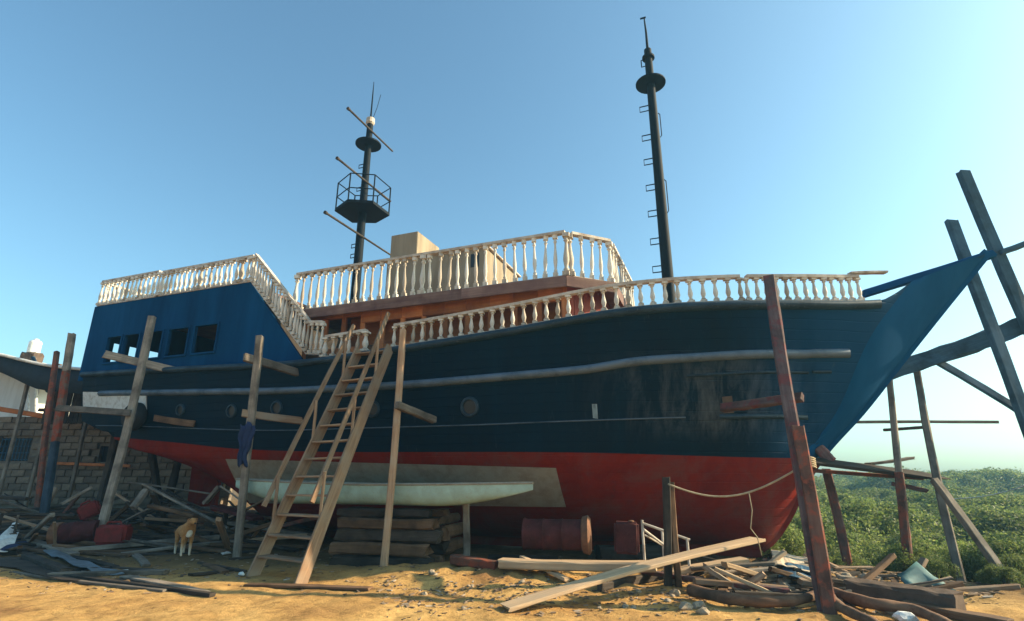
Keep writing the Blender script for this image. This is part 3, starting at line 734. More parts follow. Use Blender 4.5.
balustrade([Vector((s_p0+.1, PT-.2, zt)), Vector((s_p0+.1, -PT+.2, zt))], .76, .28, .05, None, .12)
balustrade([Vector((s_p1+.10, -(PT+.0), zt-.05)), Vector((s_p2+.10, -(PT+.0), PZ0+.14)), Vector((s_p2+.50, -(PT+.0), PZ0+.10))], .80, .16, .05, None, .12, label='steep white stair balustrade down from the poop')
balustrade([Vector((s_p1+.10, (PT-.1), zt-.05)), Vector((s_p2+.12, (PT-.1), PZ0+.12))], .84, .30, .05, None, .12)

# ---- masts
def zat(px, py, Wp):      # height of a photo point on a vertical through Wp
    d = ray(px, py); return CAM_H + d.z/d.y*Wp.y
def mast_frame(s): return SHIP_W @ Matrix.Translation((s, 0, 0))
s_m = SP(668, 280, 0)[0]; Wm = mast_frame(s_m); o_ = Wm.translation
zb_, zd_, zt_ = z_sheer(s_m) - .06, zat(648, 84, o_), zat(641, 17, o_); z_top = zat(645, 50, o_)
mb = MB(); mb.tube([(0, 0, zb_), (0, 0, 7), (0, 0, zd_), (0, 0, z_top)], [.145, .135, .11, .10], 16); fm = part('mast', auto_smooth(mb.mesh('mast', M['steel_black']), 50), ship, Wm); fm['label'] = 'foremast with climbing steps and a round disc'
mb = MB(); mb.tube([(0, 0, z_top), (0, 0, zt_ - .55), (-.02, 0, zt_)], [.04, .03, .018], 8); mb.box((-.05, 0, zt_-.02), (.16, .03, .04)); part('topmast_pole', mb.mesh('topmast_pole', M['steel_black']), fm, Wm)
mb = MB(); mb.lathe([(.10, zd_-.02), (.40, zd_-.01), (.40, zd_+.03), (.10, zd_+.05)], 24, cap=False); part('disc', mb.mesh('disc', M['steel_black']), fm, Wm)
mb = MB(); mb.lathe([(.10, z_top-.32), (.17, z_top-.30), (.17, z_top-.24), (.10, z_top-.22)], 16, cap=False); part('collar', mb.mesh('collar', M['steel_black']), fm, Wm)
def step(px, py, mastW, par, L=.24, h=.16):
    z = zat(px, py, mastW.translation); mb = MB(); k = -1
    mb.tube([(k*.10, 0, z-h/2), (k*(.10+L), 0, z-h/2), (k*(.10+L), 0, z+h/2), (k*.10, 0, z+h/2)], .016, 6); part('step', mb.mesh('step', M['steel_black']), par, mastW)
for y in (107, 136, 160, 186, 212, 240, 268): step(655, y, Wm, fm)
step(640, 62, Wm, fm, .10, .22)
for ya, yb in ((116, 140), (182, 215)):
    mb = MB(); za, zb2 = zat(655, ya, o_), zat(655, yb, o_); mb.tube([(.13, -.08, za), (.17, -.08, za-.05), (.17, -.08, zb2+.05), (.13, -.08, zb2)], .013, 6); part('grab_bar', mb.mesh('grab_bar', M['steel_black']), fm, Wm)
s_a = SP(358, 262, 0)[0]; Wa = mast_frame(s_a); oa = Wa.translation
za_t = zat(371, 122, oa); za_tip = zat(371, 82, oa)
mb = MB(); mb.tube([(0, 0, UD_Z-1.2), (0, 0, 9), (0, 0, za_t)], [.15, .13, .10], 16); am = part('mast', auto_smooth(mb.mesh('mast', M['steel_black']), 50), ship, Wa); am['label'] = 'aft mast with lookout platform and thin yards'
mb = MB(); mb.tube([(0, 0, za_t), (0, 0, za_tip-.6), (.0, 0, za_tip)], [.03, .022, .010], 6); mb.tube([(.05, 0, za_t), (.22, 0, za_t+.5), (.33, 0, za_t+1.0)], .010, 5); part('aerial', mb.mesh('aerial', M['steel_black']), am, Wa)
mb = MB(); mb.lathe([(.09, za_t-.12), (.15, za_t-.05), (.14, za_t+.12), (.05, za_t+.18)], 12); part('lamp', mb.mesh('lamp', M['rail_wood']), am, Wa)
zd = zat(369, 145, oa); mb = MB(); mb.lathe([(.10, zd-.02), (.42, zd-.01), (.42, zd+.04), (.10, zd+.06)], 24, cap=False); part('disc', mb.mesh('disc', M['steel_black']), am, Wa)
zp = zat(362, 212, oa)
oct_ = [(-.72, -.45), (.05, -.82), (.72, -.45), (.72, .45), (.0, .75), (-.72, .45)]
mb = MB(); mb.add(*ngon_prism([Vector((x, y, zp-.05)) for x, y in oct_], [Vector((x, y, zp+.04)) for x, y in oct_])); plat = part('platform', mb.mesh('platform', M['steel_black']), am, Wa)
for i in range(6):
    (x, y), (x2, y2) = oct_[i], oct_[(i+1) % 6]
    mb = MB(); mb.tube([(x*.97, y*.97, zp), (x*.97, y*.97, zp+.95)], .022, 6)
    for hh in (.45, .95): mb.tube([(x*.97, y*.97, zp+hh), (x2*.97, y2*.97, zp+hh)], .018, 6)
    part('guard_rail', mb.mesh('guard_rail', M['steel_black']), am, Wa)
for (mx, my), tn, tf in (((370, 133), 1.25, -1.2), ((362, 184), 1.5, -1.3), ((357, 238), 1.75, -1.8)):
    z = zat(mx, my, oa); mb = MB(); mb.tube([(.13, -tn, z), (.13, -tf, z)], [.035, .03], 8); mb.lathe([(.05, 0), (.055, .08)], 8, Matrix.Translation((.13, -tn, z)) @ Matrix.Rotation(R(90), 4, 'X'))
    part('yard', mb.mesh('yard', M['dark_wood']), am, Wa)
for px, y in ((357, 165), (353, 188), (350, 245), (352, 255)): step(px, y, Wa, am, .20, .12)

# ============================================================ THINGS ROUND THE SHIP
# ---- boarding ladder
fl, frt = G(252, 576), G(300, 584)
tl = L2W(SP(358, 350, 3.16)[0], 3.16, z_sheer(-.9) - .02); tr = L2W(SP(389, 348, 3.16)[0], 3.16, z_sheer(-.6) - .02)
fl, frt = fl + Vector((0, 0, -.03)), frt + Vector((0, 0, -.03))
ext = (tl - fl).normalized()*.08; tl = tl + ext; tr = tr + ext
ladder = empty('boarding_ladder', (fl + frt)/2, 'long wooden boarding ladder with treads and handrails leaning on the ship', 'ladder')
upn = (frt - fl).normalized().cross((tl - fl).normalized()); upn = upn if upn.z > 0 else -upn
timber('stringer', fl, tl, .05, .22, M['tan_wood'], parent=ladder, up=upn); timber('stringer', frt, tr, .05, .22, M['tan_wood'], parent=ladder, up=upn)
NT = 13
for i in range(NT):
    k = .075 + .90*i/(NT-1); a = fl.lerp(tl, k); b = frt.lerp(tr, k)
    timber('tread', a + (b-a)*.02, b - (b-a)*.02, .21, .035, M['tan_wood'], parent=ladder, bow=.003, ragged=.01)
def handrail(base0, base1, ks, hgt, k0, k1, outw):
    tops = []
    for k in ks:
        p = base0.lerp(base1, k) + outw; q = p + Vector((0, 0, hgt)) 
        timber('rail_post', p - Vector((0, 0, .1)), q, .05, .05, M['tan_wood'], parent=ladder, bow=.006)
    p = base0.lerp(base1, k0) + outw*1.9 + Vector((0, 0, hgt-.06)); q = base0.lerp(base1, k1) + outw*1.9 + Vector((0, 0, hgt-.06))
    timber('handrail', p, q, .045, .09, M['tan_wood'], parent=ladder, bow=.004, up=upn)
sidev = (frt - fl).normalized()
handrail(fl, tl, (.16, .50, .82), .92, .06, .93, -sidev*.05)
handrail(frt, tr, (.18, .50, .80), .92, .08, .98, -sidev*.05)

# ---- shoring posts and struts along the hull
def shore(name, tp, bp, Yt, Yb, w, h, mat, label, cat='post', foot=True, **kw):
    a, b = P(tp[0], tp[1], Yt), P(bp[0], bp[1], Yb)
    if foot: b = to_ground(a, b)
    return timber(name, b, a, w, h, mat, label, cat, **kw)
pa_ = P(72, 334, 15.2); pb_ = to_ground(pa_, P(46, 502, 14.6)); pm_ = pa_.lerp(pb_, .60); pu_ = pa_.lerp(pb_, .22)
op = empty('painted_post', pb_, 'grey, orange and dark blue painted timber post, leftmost of the shoring posts', 'post')
timber('upper_length', pu_, pa_, .17, .15, M['grey_wood'], parent=op, bow=.002); timber('middle_length', pm_, pu_, .172, .152, M['orange_wood'], parent=op, bow=.002, ragged=.0); timber('lower_length', pb_, pm_, .17, .15, M['navy_wood'], parent=op, bow=.002, ragged=.0)
shore('shoring_post', (57, 352), (40, 490), 16.2, 15.8, .13, .13, M['red_wood'], 'thin dark red post just behind the orange painted post')
shore('shoring_post', (152, 317), (104, 515), 14.3, 13.4, .18, .14, M['grey_wood'], 'grey leaning post crossing the blue wall windows')
shore('shoring_post', (260, 336), (238, 545), 12.0, 12.0, .15, .13, M['grey_wood'], 'grey post left of the boarding ladder with a blue rag on it')
shore('shoring_post', (403, 330), (384, 562), 10.85, 10.4, .12, .11, M['tan_wood'], 'brown upright post right of the boarding ladder')
bow_a, bow_b = P(769, 278, 9.15), G(826, 612)
timber('shoring_post', bow_b + Vector((0, 0, -.05)), bow_a, .19, .16, M['purple_wood'], 'tall maroon post propped against the bow', 'post')
mid = bow_a.lerp(bow_b, .54)
timber('post_splint', bow_b + Vector((-.04, -.17, -.05)), mid + Vector((-.03, -.16, 0)), .165, .10, M['red_wood'], 'short red board nailed to the foot of the bow post', 'board')
def strut(a, b, Ya, Yb, w, h, mat, label, cat='plank', **kw): return timber(kw.pop('name', 'strut'), P(a[0], a[1], Ya), P(b[0], b[1], Yb), w, h, mat, label, cat, **kw)
strut((104, 354), (193, 375), 13.95, 14.35, .20, .07, M['grey_wood'], 'grey board nailed across the leaning post under the windows', up=Vector((0, -1, .2)))
strut((57, 408), (130, 413), 14.2, 13.65, .16, .06, M['grey_wood'], 'pale low board between the two left posts', up=Vector((0, -1, .2)))
strut((244, 357), (302, 374), 11.84, 12.7, .18, .10, M['grey_wood'], 'thick weathered arm on the upper left of the ladder', up=Vector((0, -1, .2)))
strut((242, 413), (304, 421), 11.86, 12.7, .16, .06, M['tan_wood'], 'yellowish plank nailed to the post left of the ladder', up=Vector((0, -1, .2)))
strut((397, 405), (434, 420), 10.5, 11.3, .14, .12, M['grey_wood'], 'stubby arm bracing the post right of the ladder to the hull', up=Vector((0, -1, .2)))
strut((722, 408), (803, 397), 9.75, 8.6, .14, .13, M['purple_wood'], 'short maroon brace from the bow post to the hull', up=Vector((0, -1, .2)))
# blue rag on the post
a = P(247, 424, 11.93); mb = MB(); rows = []
for j in range(12):
    v = j/11; w = .30 - .12*v + .05*math.sin(v*7)
    rows.append([a + Vector((w*(i/8-.35) + .02*math.sin(j*1.3), -.05 - .035*math.sin(i*1.9 + v*3), -.86*v - .05*math.sin(i*1.1))) for i in range(9)])
mb.grid(rows); o = part('rag', mb.mesh('rag', M['blue_cloth'], True)); md = o.modifiers.new('s', 'SOLIDIFY'); md.thickness = .012; tag(o, 'dark blue rag hanging from the post by the ladder', 'rag')
# round dark fender and board on the stern quarter
fs, fz = hull_at(140, 417); fo = L2W(fs, hb(fs, fz) + .16, fz)
mb = MB(); mb.lathe([(.16, -.12), (.30, -.14), (.37, -.07), (.37, .07), (.30, .14), (.16, .12), (.14, 0), (.16, -.12)], 22, cap=False)
o = part('fender', auto_smooth(mb.mesh('fender', M['rubber']), 50), None, Matrix.Translation(fo) @ Matrix.Rotation(-HEAD, 4, 'Z') @ Matrix.Rotation(R(90), 4, 'X')); tag(o, 'dark round fender at the stern quarter of the ship', 'fender')
a = hull_at(156, 418); b = hull_at(196, 424)
timber('board', L2W(a[0], hb(*a)+.05, a[1]), L2W(b[0], hb(*b)+.05, b[1]), .16, .04, M['brown_wood'], 'brown board fixed low on the stern quarter below a porthole', 'board', up=Vector((0, -1, 0)))

# ---- skiff lying on a crib of baulks beside the hull
ST = 3.42
k0, k1 = SP(236, 486, ST)[0], SP(533, 487, ST)[0]; zt0 = 1.47; zb0 = 1.06
skiff = empty('skiff', SHIP_W @ Matrix.Translation((k0, -ST, zb0)), 'slim mint green skiff lying beside the red hull on timber baulks', 'skiff')
LS = k1 - k0; SW = WM[skiff.name]
def skiff_sec(u, w_out=0):
    bw = .34 * (max(0, 1 - abs(2*u - .92)**3.2 / 1.25))**.8
    if u > .8: bw *= (1 - ((u-.8)/.2)**2.2)**.9 if u < 1 else 0
    if u < .12: bw *= .12 + .88*(u/.12)**.6
    bw = max(.01, bw); zb = .30*max(0, (u-.72)/.28)**1.7 + .30*max(0, (.22-u)/.22)**1.4; zt_ = .42 - .04*math.sin(math.pi*u) + .05*max(0, 1-2*u)
    return bw, zb, zt_
mb = MB(); inn = MB(); gun = MB()
rows = []; rowsi = []
for i in range(41):
    u_ = i/40; bw, zb, zt_ = skiff_sec(u_)
    prof = [(math.sin(math.pi/2*(q/6))**.8 if q else 0, (q/6)**2.2) for q in range(7)]
    rows.append([Vector((u_*LS, -sd*bw*x_, zb + (zt_-zb)*z_)) for sd, lst in ((1, prof[::-1]), (-1, prof[1:])) for x_, z_ in lst])
    rowsi.append([Vector((u_*LS*.99+.02, -sd*bw*.88*x_, zb + .04 + (zt_-zb-.04)*z_)) for sd, lst in ((1, prof[::-1]), (-1, prof[1:])) for x_, z_ in lst])
mb.grid(rows); part('hull', auto_smooth(mb.mesh('hull', M['mint']), 60), skiff)
inn.grid(rowsi); part('inside', auto_smooth(inn.mesh('inside', M['primer']), 60), skiff)
for sd in (0, -1): 
    gn = MB(); gn.tube([r[sd] for r in rows], .022, 6); part('gunwale', gn.mesh('gunwale', M['primer']), skiff)
for u_ in (.25, .5, .72):
    bw, zb, zt_ = skiff_sec(u_); mb = MB(); mb.box((u_*LS, 0, zt_-.08), (.2, 2*bw*.86, .025)); part('thwart', mb.mesh('thwart', M['primer']), skiff)
# crib
g1, g2 = P(338, 555, 11.15), P(432, 555, 10.75)
cz = gz(g1.x, g1.y)
lay = 0; h_l = [.24, .22, .24, .20, .15]; z = min(gz(g1.x, g1.y), gz(g2.x, g2.y)) - .05
d12 = (g2 - g1); d12.z = 0; dn = Vector((-d12.y, d12.x, 0)).normalized()
for j, hh in enumerate(h_l):
    for kk in range(2):
        o0 = dn*(kk*.42 + random.uniform(-.03, .03)); e0, e1 = random.uniform(-.12, .12), random.uniform(-.10, .16)
        a = g1 + d12.normalized()*e0 + o0; b = g2 + d12.normalized()*e1 + o0; a.z = b.z = z + hh/2
        timber('timber_baulk', a, b, .30, hh - .012, M['brown_wood'] if (j+kk) % 2 else M['dark_wood'], 'rough timber baulk in the crib under the skiff' if kk else 'rough front timber baulk in the crib under the skiff, layer %s' % ('at the bottom', 'second from the bottom', 'in the middle', 'second from the top', 'at the top')[j], 'baulk', 'baulks stacked under the skiff', ragged=.08, jit=.014)
    z += hh
a, b = P(437, 520, 11.35), P(437, 556, 11.35)
mb = MB()
# round log ends beside the crib
for i, (px, py, r) in enumerate(((440, 549, .13), (446, 532, .12), (437, 521, .10))):
    c = P(px, py, 11.3); tube = MB(); ax = Vector((.25, .95, 0)); tube.tube([c - ax*.15, c + ax*.5, c + ax*1.1], [r, r*1.03, r*.95], 10)
    zlow = gz(c.x, c.y)
    o = part('log', tube.mesh('log', M['brown_wood'])); tag(o, ('round log end on the ground beside the crib', 'middle of three round logs beside the crib', 'topmost small round log beside the crib')[i], 'log', 'round logs beside the crib')
shore('prop', (466, 503), (467, 556), 10.85, 10.9, .12, .12, M['grey_wood'], 'short grey prop under the middle of the hull', 'prop')

# ---- block wall, shed and roofs behind the stern
WY = 19.5
wall_l, wall_r = P(-40, 470, WY).x, P(232, 470, WY).x
bw_, bh_ = .46, .225
wbase = gz(-13, WY, False) - .1
bw_wall = empty('block_wall', Vector(((wall_l+wall_r)/2, WY, wbase)), 'rough sandy concrete block wall with a barred window behind the stern', 'wall')
mb = MB()
topz = P(40, 416, WY).z; nrow = int((topz - wbase)/bh_)
wx0, wx1 = P(-2, 450, WY).x, P(29, 450, WY).x; wz0, wz1 = P(15, 461, WY).z, P(15, 438, WY).z
vx0, vx1 = P(98, 455, WY).x, P(114, 455, WY).x; vz0, vz1 = P(105, 462, WY).z, P(105, 446, WY).z
cuts = MB(); 
cell_x = [wall_l, wx0, wx1, vx0, vx1, wall_r]
for i in range(5):
    a, b = cell_x[i], cell_x[i+1]
    z0, z1 = (wz0, wz1) if i == 1 else (vz0, vz1)
    if i in (1, 3):
        cuts.box(((a+b)/2, WY+.14, (wbase+z0)/2), (b-a, .18, z0-wbase)); cuts.box(((a+b)/2, WY+.14, (z1+topz-.05)/2), (b-a, .18, topz-.05-z1))
    else: cuts.box(((a+b)/2, WY+.14, (wbase+topz-.05)/2), (b-a-.002, .18, topz-.05-wbase))
part('mortar_core', cuts.mesh('mortar_core', M['mortar']), bw_wall, Matrix.Identity(4))
bmesh_block = []
for v_ in range(5):
    mb = MB(); mb.box((0, 0, 0), (bw_-.022, .14, bh_-.02)); me = mb.mesh('block', M['block']); bm = bmesh.new(); bm.from_mesh(me); bmesh.ops.bevel(bm, geom=bm.edges[:], offset=.014, segments=1, affect='EDGES')
    for q in bm.verts: q.co += Vector((random.uniform(-.008, .008), random.uniform(-.01, .01), random.uniform(-.006, .006)))
    bm.to_mesh(me); bm.free(); bmesh_block.append(me)
for j in range(nrow):
    x = wall_l + (.23 if j % 2 else 0); z = wbase + (j+.5)*bh_
    if z < .75: continue
    while x < wall_r:
        inw = (x > wx0-.2 and x < wx1+.2 and wz0-.1 < z < wz1+.1) or (x > vx0-.2 and x < vx1+.2 and vz0-.1 < z < vz1+.1)
        if not inw: part('block', random.choice(bmesh_block), bw_wall, Matrix.Translation((x, WY + random.uniform(-.012, .012), z)))
        x += bw_
wf = MB()
for x in np.linspace(wx0+.05, wx1-.05, 9): wf.tube([(x, WY+.02, wz0), (x, WY+.02, wz1)], .016, 6)
for z in np.linspace(wz0+.05, wz1-.05, 4): wf.tube([(wx0, WY+.03, z), (wx1, WY+.03, z)], .014, 6)
part('window_bars', wf.mesh('window_bars', M['blue_wood']), bw_wall, Matrix.Identity(4))
mb = MB(); mb.box(((wx0+wx1)/2, WY+.2, (wz0+wz1)/2), (wx1-wx0, .03, wz1-wz0)); part('window_pane', mb.mesh('window_pane', M['glass_dark']), bw_wall, Matrix.Identity(4))
mb = MB(); mb.box(((vx0+vx1)/2, WY+.22, (vz0+vz1)/2), (vx1-vx0, .03, vz1-vz0)); part('window_pane', mb.mesh('window_pane', M['black_hole']), bw_wall, Matrix.Identity(4))
# orange coping in the sun on top of the wall's left end
a, b = P(-30, 404, WY+.1), P(50, 417, WY+.1)
timber('coping', a, b, .5, .16, M['orange_paint'], parent=bw_wall, bow=.001)
timber('ledge_pipe', P(50, 463, WY-.25), P(130, 466, WY-.25), .07, .09, M['orange_paint'], parent=bw_wall, bow=.001)
# white building behind with sloped roof
bY = 23.0
wb = empty('white_building', P(10, 420, bY), 'pale building with a sloped white roof at the left edge', 'building')
x0, x1 = P(-60, 380, bY).x, P(42, 380, bY).x; zr = P(0, 372, bY).z
mb = MB(); mb.box(((x0+x1)/2, bY+2, zr/2), (x1-x0, 4, zr)); part('wall', mb.mesh('wall', M['white_wall']), wb, Matrix.Identity(4))
rf = MB(); pa, pb = P(-60, 353, bY-1.2), P(52, 384, bY-1.2); pc, pd = pa + Vector((0, 5, .5)), pb + Vector((0, 5, .5))
th = Vector((0, 0, .10)); rf.add(*ngon_prism([pa, pb, pd, pc], [pa+th, pb+th, pd+th, pc+th])); part('roof', rf.mesh('roof', M['white_metal']), wb, Matrix.Identity(4))
a, b = P(36, 388, bY-.6), P(36, 410, bY-.6)
for px in (28, 36):
    mb = MB(); mb.tube([P(px, 380, bY-.5), P(px, 425, bY-.5)], .06, 8); part('downpipe', mb.mesh('downpipe', M['white_metal']), wb, Matrix.Identity(4))
# dark canopy in front
cv = empty('canopy', P(40, 470, 18.0), 'dark sagging canopy roof on poles at the left edge', 'canopy')
n_c = 10; rows = []; cY = 17.6
for j in range(7):
    v = j/6; rows.append([])
    for i in range(15):
        u_ = i/14; p = P(-40 + 165*u_, 349 + 28*u_**1.0, cY - 0.1).lerp(P(-40 + 165*u_, 366 + 17*u_, cY - .1), 0)
        p = p + Vector((0, v*3.0, -.55*v + .10*math.sin(u_*9 + v*3)*.5))
        rows[-1].append(p)
mb = MB(); mb.grid(rows); o = part('roof_sheet', mb.mesh('roof_sheet', M['tarp_dark'], True), cv, Matrix.Identity(4)); md = o.modifiers.new('s', 'SOLIDIFY'); md.thickness = .03
fasc = [r for r in rows[0]]; mb = MB(); mb.tube([p + Vector((0, -.03, 0)) for p in fasc], .05, 8); part('edge_pole', mb.mesh('edge_pole', M['white_metal']), cv, Matrix.Identity(4))
# hanging front flap of the canopy
rows = [[p + Vector((0, .05 + .04*math.sin(i*1.7), -(.04 + v*(.25 + .50*min(1, i/7))))) for i, p in enumerate(fasc)] for v in (0, .5, 1)]
mb = MB(); mb.grid(rows); o = part('flap', mb.mesh('flap', M['tarp_dark'], True), cv, Matrix.Identity(4)); md = o.modifiers.new('s', 'SOLIDIFY'); md.thickness = .02
for px, py in ((34, 358), (60, 364), (98, 371)):
    a = P(px, py, cY+.3); b = to_ground(a, a - Vector((0, 0, 2))); timber('pole', b, a, .10, .10, M['grey_wood'], parent=cv)
timber('brace', P(33, 357, cY+.2), P(48, 392, cY+.2), .10, .08, M['blue_wood'], parent=cv)
# water tank on the roof
tk = P(33, 353, bY+.2); tank = empty('water_tank', Matrix.Translation(tk) @ Matrix.Diagonal((.62, .62, .75, 1)), 'white ribbed water tank on the roof at the left edge', 'tank')
mb = MB(); prof = []
for i in range(9): prof.append((.36 + (.018 if i % 2 else 0), .08*i))
prof += [(.30, .70), (.14, .76)]; mb.lathe(prof, 20); part('body', auto_smooth(mb.mesh('body', M['tank_white']), 60), tank)
mb = MB(); mb.lathe([(.14, .75), (.15, .76), (.15, .82), (.05, .84)], 14); part('lid', mb.mesh('lid', M['tank_white']), tank)
timber('stand', tk + Vector((-.3, 0, -.25)), tk + Vector((.3, 0, -.25)), .5, .5, M['concrete'], parent=tank)
shed = empty('plank_shed', P(80, 440, 18.6), 'dark plank shed side between the canopy and the stern', 'shed')
xa, xb = P(47, 400, 18.6).x, P(118, 400, 18.6).x; zt2 = P(80, 374, 18.6).z; n_s = 14
for i in range(n_s):
    x = xa + (xb-xa)*(i+.5)/n_s; w = (xb-xa)/n_s - .015
    Wb = Matrix(((0, 1, 0, x), (0, 0, -1, 18.6 + random.uniform(-.02, .02)), (1, 0, 0, topz - .35), (0, 0, 0, 1)))
    part('plank', beam_mesh(zt2 - topz + .35 + random.uniform(-.12, .05), w, .035, M['dark_wood'], bow=0, jit=.004), shed, Wb)
timber('plank', Vector((xa-.1, 18.52, topz+.1)), Vector((xb+.1, 18.52, topz+.02)), .12, .10, M['brown_wood'], parent=shed); timber('plank', Vector((xa-.1, 18.52, zt2-.2)), Vector((xb+.1, 18.52, zt2-.25)), .12, .10, M['brown_wood'], parent=shed)
# two planks and lath at the stern, under the canopy
strut((66, 407), (100, 411), 15.6, 15.6, .12, .05, M['pale_wood'], 'pale plank end lying at the foot of the white stern panel')
strut((95, 420), (150, 423), 16.0, 15.6, .20, .10, M['brown_wood'], 'brown plank below the white stern panel')
for i, (a, b, c, d) in enumerate(((118, 424, 100, 500), (180, 455, 168, 498), (150, 440, 158, 498))):
    shore('stern_prop', (a, b), (c, d), 16.6, 16.4, .17, .17, M['dark_wood'], ('dark leaning prop under the stern, leftmost', 'dark prop under the stern, rightmost', 'dark prop in the middle under the stern')[i], 'prop')

# ---- scrap heap left of the ladder
def lay_plank(pa, pb, w, h, mat, label, group=None, lift=(0, 0), name='plank', cat='plank', **kw):
    a, b = G(*pa), G(*pb); a.z += h/2 + lift[0]; b.z += h/2 + lift[1]
    return timber(name, a, b, w, h, mat, label, cat, group, **kw)
heap_mats = ['grey_wood', 'dark_wood', 'dark_wood', 'brown_wood', 'dark_wood']
for i in range(92):
    X = random.uniform(-13.8, -5.2); Y = random.uniform(12.6, 15.6); L = random.uniform(1.0, 3.4); ang = random.gauss(0, .35) + (math.pi if random.random() < .5 else 0)
    w, h = random.uniform(.08, .22), random.uniform(.03, .10)
    dx, dy = math.cos(ang)*L/2, math.sin(ang)*L/2
    lift = max(0, (Y - 12.6)*.17) * random.random()
    a = Vector((X-dx, Y-dy, gz(X-dx, Y-dy) + h/2 + lift*random.random()*1.2)); b = Vector((X+dx, Y+dy, gz(X+dx, Y+dy) + h/2 + lift*random.random()))
    timber('scrap_plank', a, b, w, h, M[random.choice(heap_mats)], 'weathered scrap plank lying in the jumbled heap left of the ladder', 'plank', 'scrap planks in the heap left of the ladder', seg=5)
for i in range(70):
    X = random.uniform(-13.5, -5.6); Y = random.uniform(12.9, 15.4); L = random.uniform(.7, 2.6); ang = random.uniform(0, 6.28); up_ = random.uniform(.1, .75)
    a = Vector((X, Y, gz(X, Y) - .02)); b = Vector((X + math.cos(ang)*L, Y + math.sin(ang)*L*.45, gz(X, Y) + up_)); w = random.uniform(.035, .13)
    timber('broken_stick', a, b, w, w*random.uniform(.4, 1), M[random.choice(['grey_wood', 'dark_wood', 'brown_wood', 'tan_wood', 'dark_wood', 'red_wood'])], 'broken stick jutting up from the jumbled heap left of the ladder', 'stick', 'broken sticks in the heap left of the ladder', seg=4, ragged=.06)
sp_list = [((128, 482), (212, 494), 14.2, 14.0, .07, 'grey_wood', 'thin pale pole lying nearly level on top of the scrap heap'),
           ((143, 484), (228, 528), 13.6, 13.1, .08, 'grey_wood', 'long thin lath sloping down right across the scrap heap'),
           ((160, 490), (232, 520), 13.9, 13.4, .06, 'dark_wood', 'thin dark lath behind the sloping lath in the heap'),
           ((205, 503), (219, 487), 13.5, 13.5, .16, 'grey_wood', 'short stub of grey board sticking up left of the rag post'),
           ((220, 486), (240, 500), 13.5, 13.4, .05, 'grey_wood', 'thin stick propped against the rag post'),
           ((62, 504), (92, 487), 13.7, 14.0, .14, 'grey_wood', 'pale grey plank sloping up behind the red drum'),
           ((133, 508), (146, 490), 13.4, 13.6, .20, 'grey_wood', 'broad pale board propped beside the red box'),
           ((150, 506), (196, 516), 13.2, 13.0, .16, 'brown_wood', 'rounded brown spar lying low in the scrap heap'),
           ((2, 497), (28, 499), 14.4, 14.2, .16, 'dark_wood', 'dark board end at the left edge of the heap')]
for a, b, Ya, Yb, w, m_, lb in sp_list: strut(a, b, Ya, Yb, w, w*.5, M[m_], lb, name='plank')
lay_plank((57, 544), (172, 541), .16, .08, M['grey_wood'], 'long straight grey plank on the sand behind the sheet metal')
lay_plank((28, 548), (72, 545), .18, .10, M['dark_wood'], 'dark charred plank behind the blue-grey sheet')
lay_plank((72, 553), (132, 549), .14, .06, M['brown_wood'], 'brown split plank right of the blue-grey sheet')
lay_plank((134, 556), (146, 567), .14, .05, M['grey_wood'], 'short grey board lying alone before the dog')
lay_plank((-10, 559), (40, 560), .20, .03, M['dark_wood'], 'dark board at the left edge in front of the heap')
lay_plank((40, 574), (212, 597), .10, .05, M['dark_wood'], 'long dark batten on the sand in the left foreground')
lay_plank((-20, 568), (165, 592), .09, .035, M['grey_wood'], 'long grey batten behind the dark one in the left foreground')
lay_plank((125, 577), (205, 594), .16, .03, M['grey_wood'], 'grey board end beside the long battens')
lay_plank((247, 586), (370, 590), .16, .035, M['brown_wood'], 'flat brown board in front of the ladder feet')
for i in range(10):
    px, py = random.uniform(-10, 240), random.uniform(536, 549); 
    lay_plank((px, py), (px + random.uniform(20, 60), py + random.uniform(-4, 4)), random.uniform(.05, .14), .04, M[random.choice(heap_mats)], 'small loose board along the sandy front edge of the scrap heap', 'loose boards at the front of the heap', seg=4)
# sheet metal on the sand
def sheet(name, corners, mat, label, cat, wave=.012, lift=.03, nu=26, nv=10):
    c = [G(*q) for q in corners]; rows = []
    for j in range(nv+1):
        v = j/nv; rows.append([])
        for i in range(nu+1):
            u_ = i/nu; p = c[0].lerp(c[1], u_).lerp(c[3].lerp(c[2], u_), v); p.z = max(gz(p.x, p.y), c[0].lerp(c[1], u_).lerp(c[3].lerp(c[2], u_), v).z) + lift + wave*math.sin(v*nv*1.57) + .025*math.sin(u_*4+v*2)
            rows[-1].append(p)
    mb = MB(); mb.grid(rows); o = part(name, mb.mesh(name, mat)); md = o.modifiers.new('s', 'SOLIDIFY'); md.thickness = .012; return tag(o, label, cat)
sheet('metal_sheet', ((38, 553), (62, 551), (124, 576), (92, 577)), M['sheet_metal'], 'blue-grey metal sheet lying on the sand in the left foreground', 'sheet', .02, .05)
sheet('metal_sheet', ((-20, 563), (40, 560), (150, 584), (60, 582)), M['dark_wood'], 'dark flat panel under the blue-grey sheet', 'sheet', .004, .015)
# blue tarpaulin and white cloth at the left edge
sheet('tarpaulin', ((-30, 519), (45, 514), (40, 524), (-30, 531)), M['blue_cloth'], 'blue tarpaulin spread at the left edge of the heap', 'tarpaulin', .03, .03)
sheet('cloth', ((4, 523), (24, 519), (18, 526), (-2, 529)), M['white_cloth'], 'crumpled white cloth on the blue tarpaulin', 'cloth', .04, .10, 14, 8)
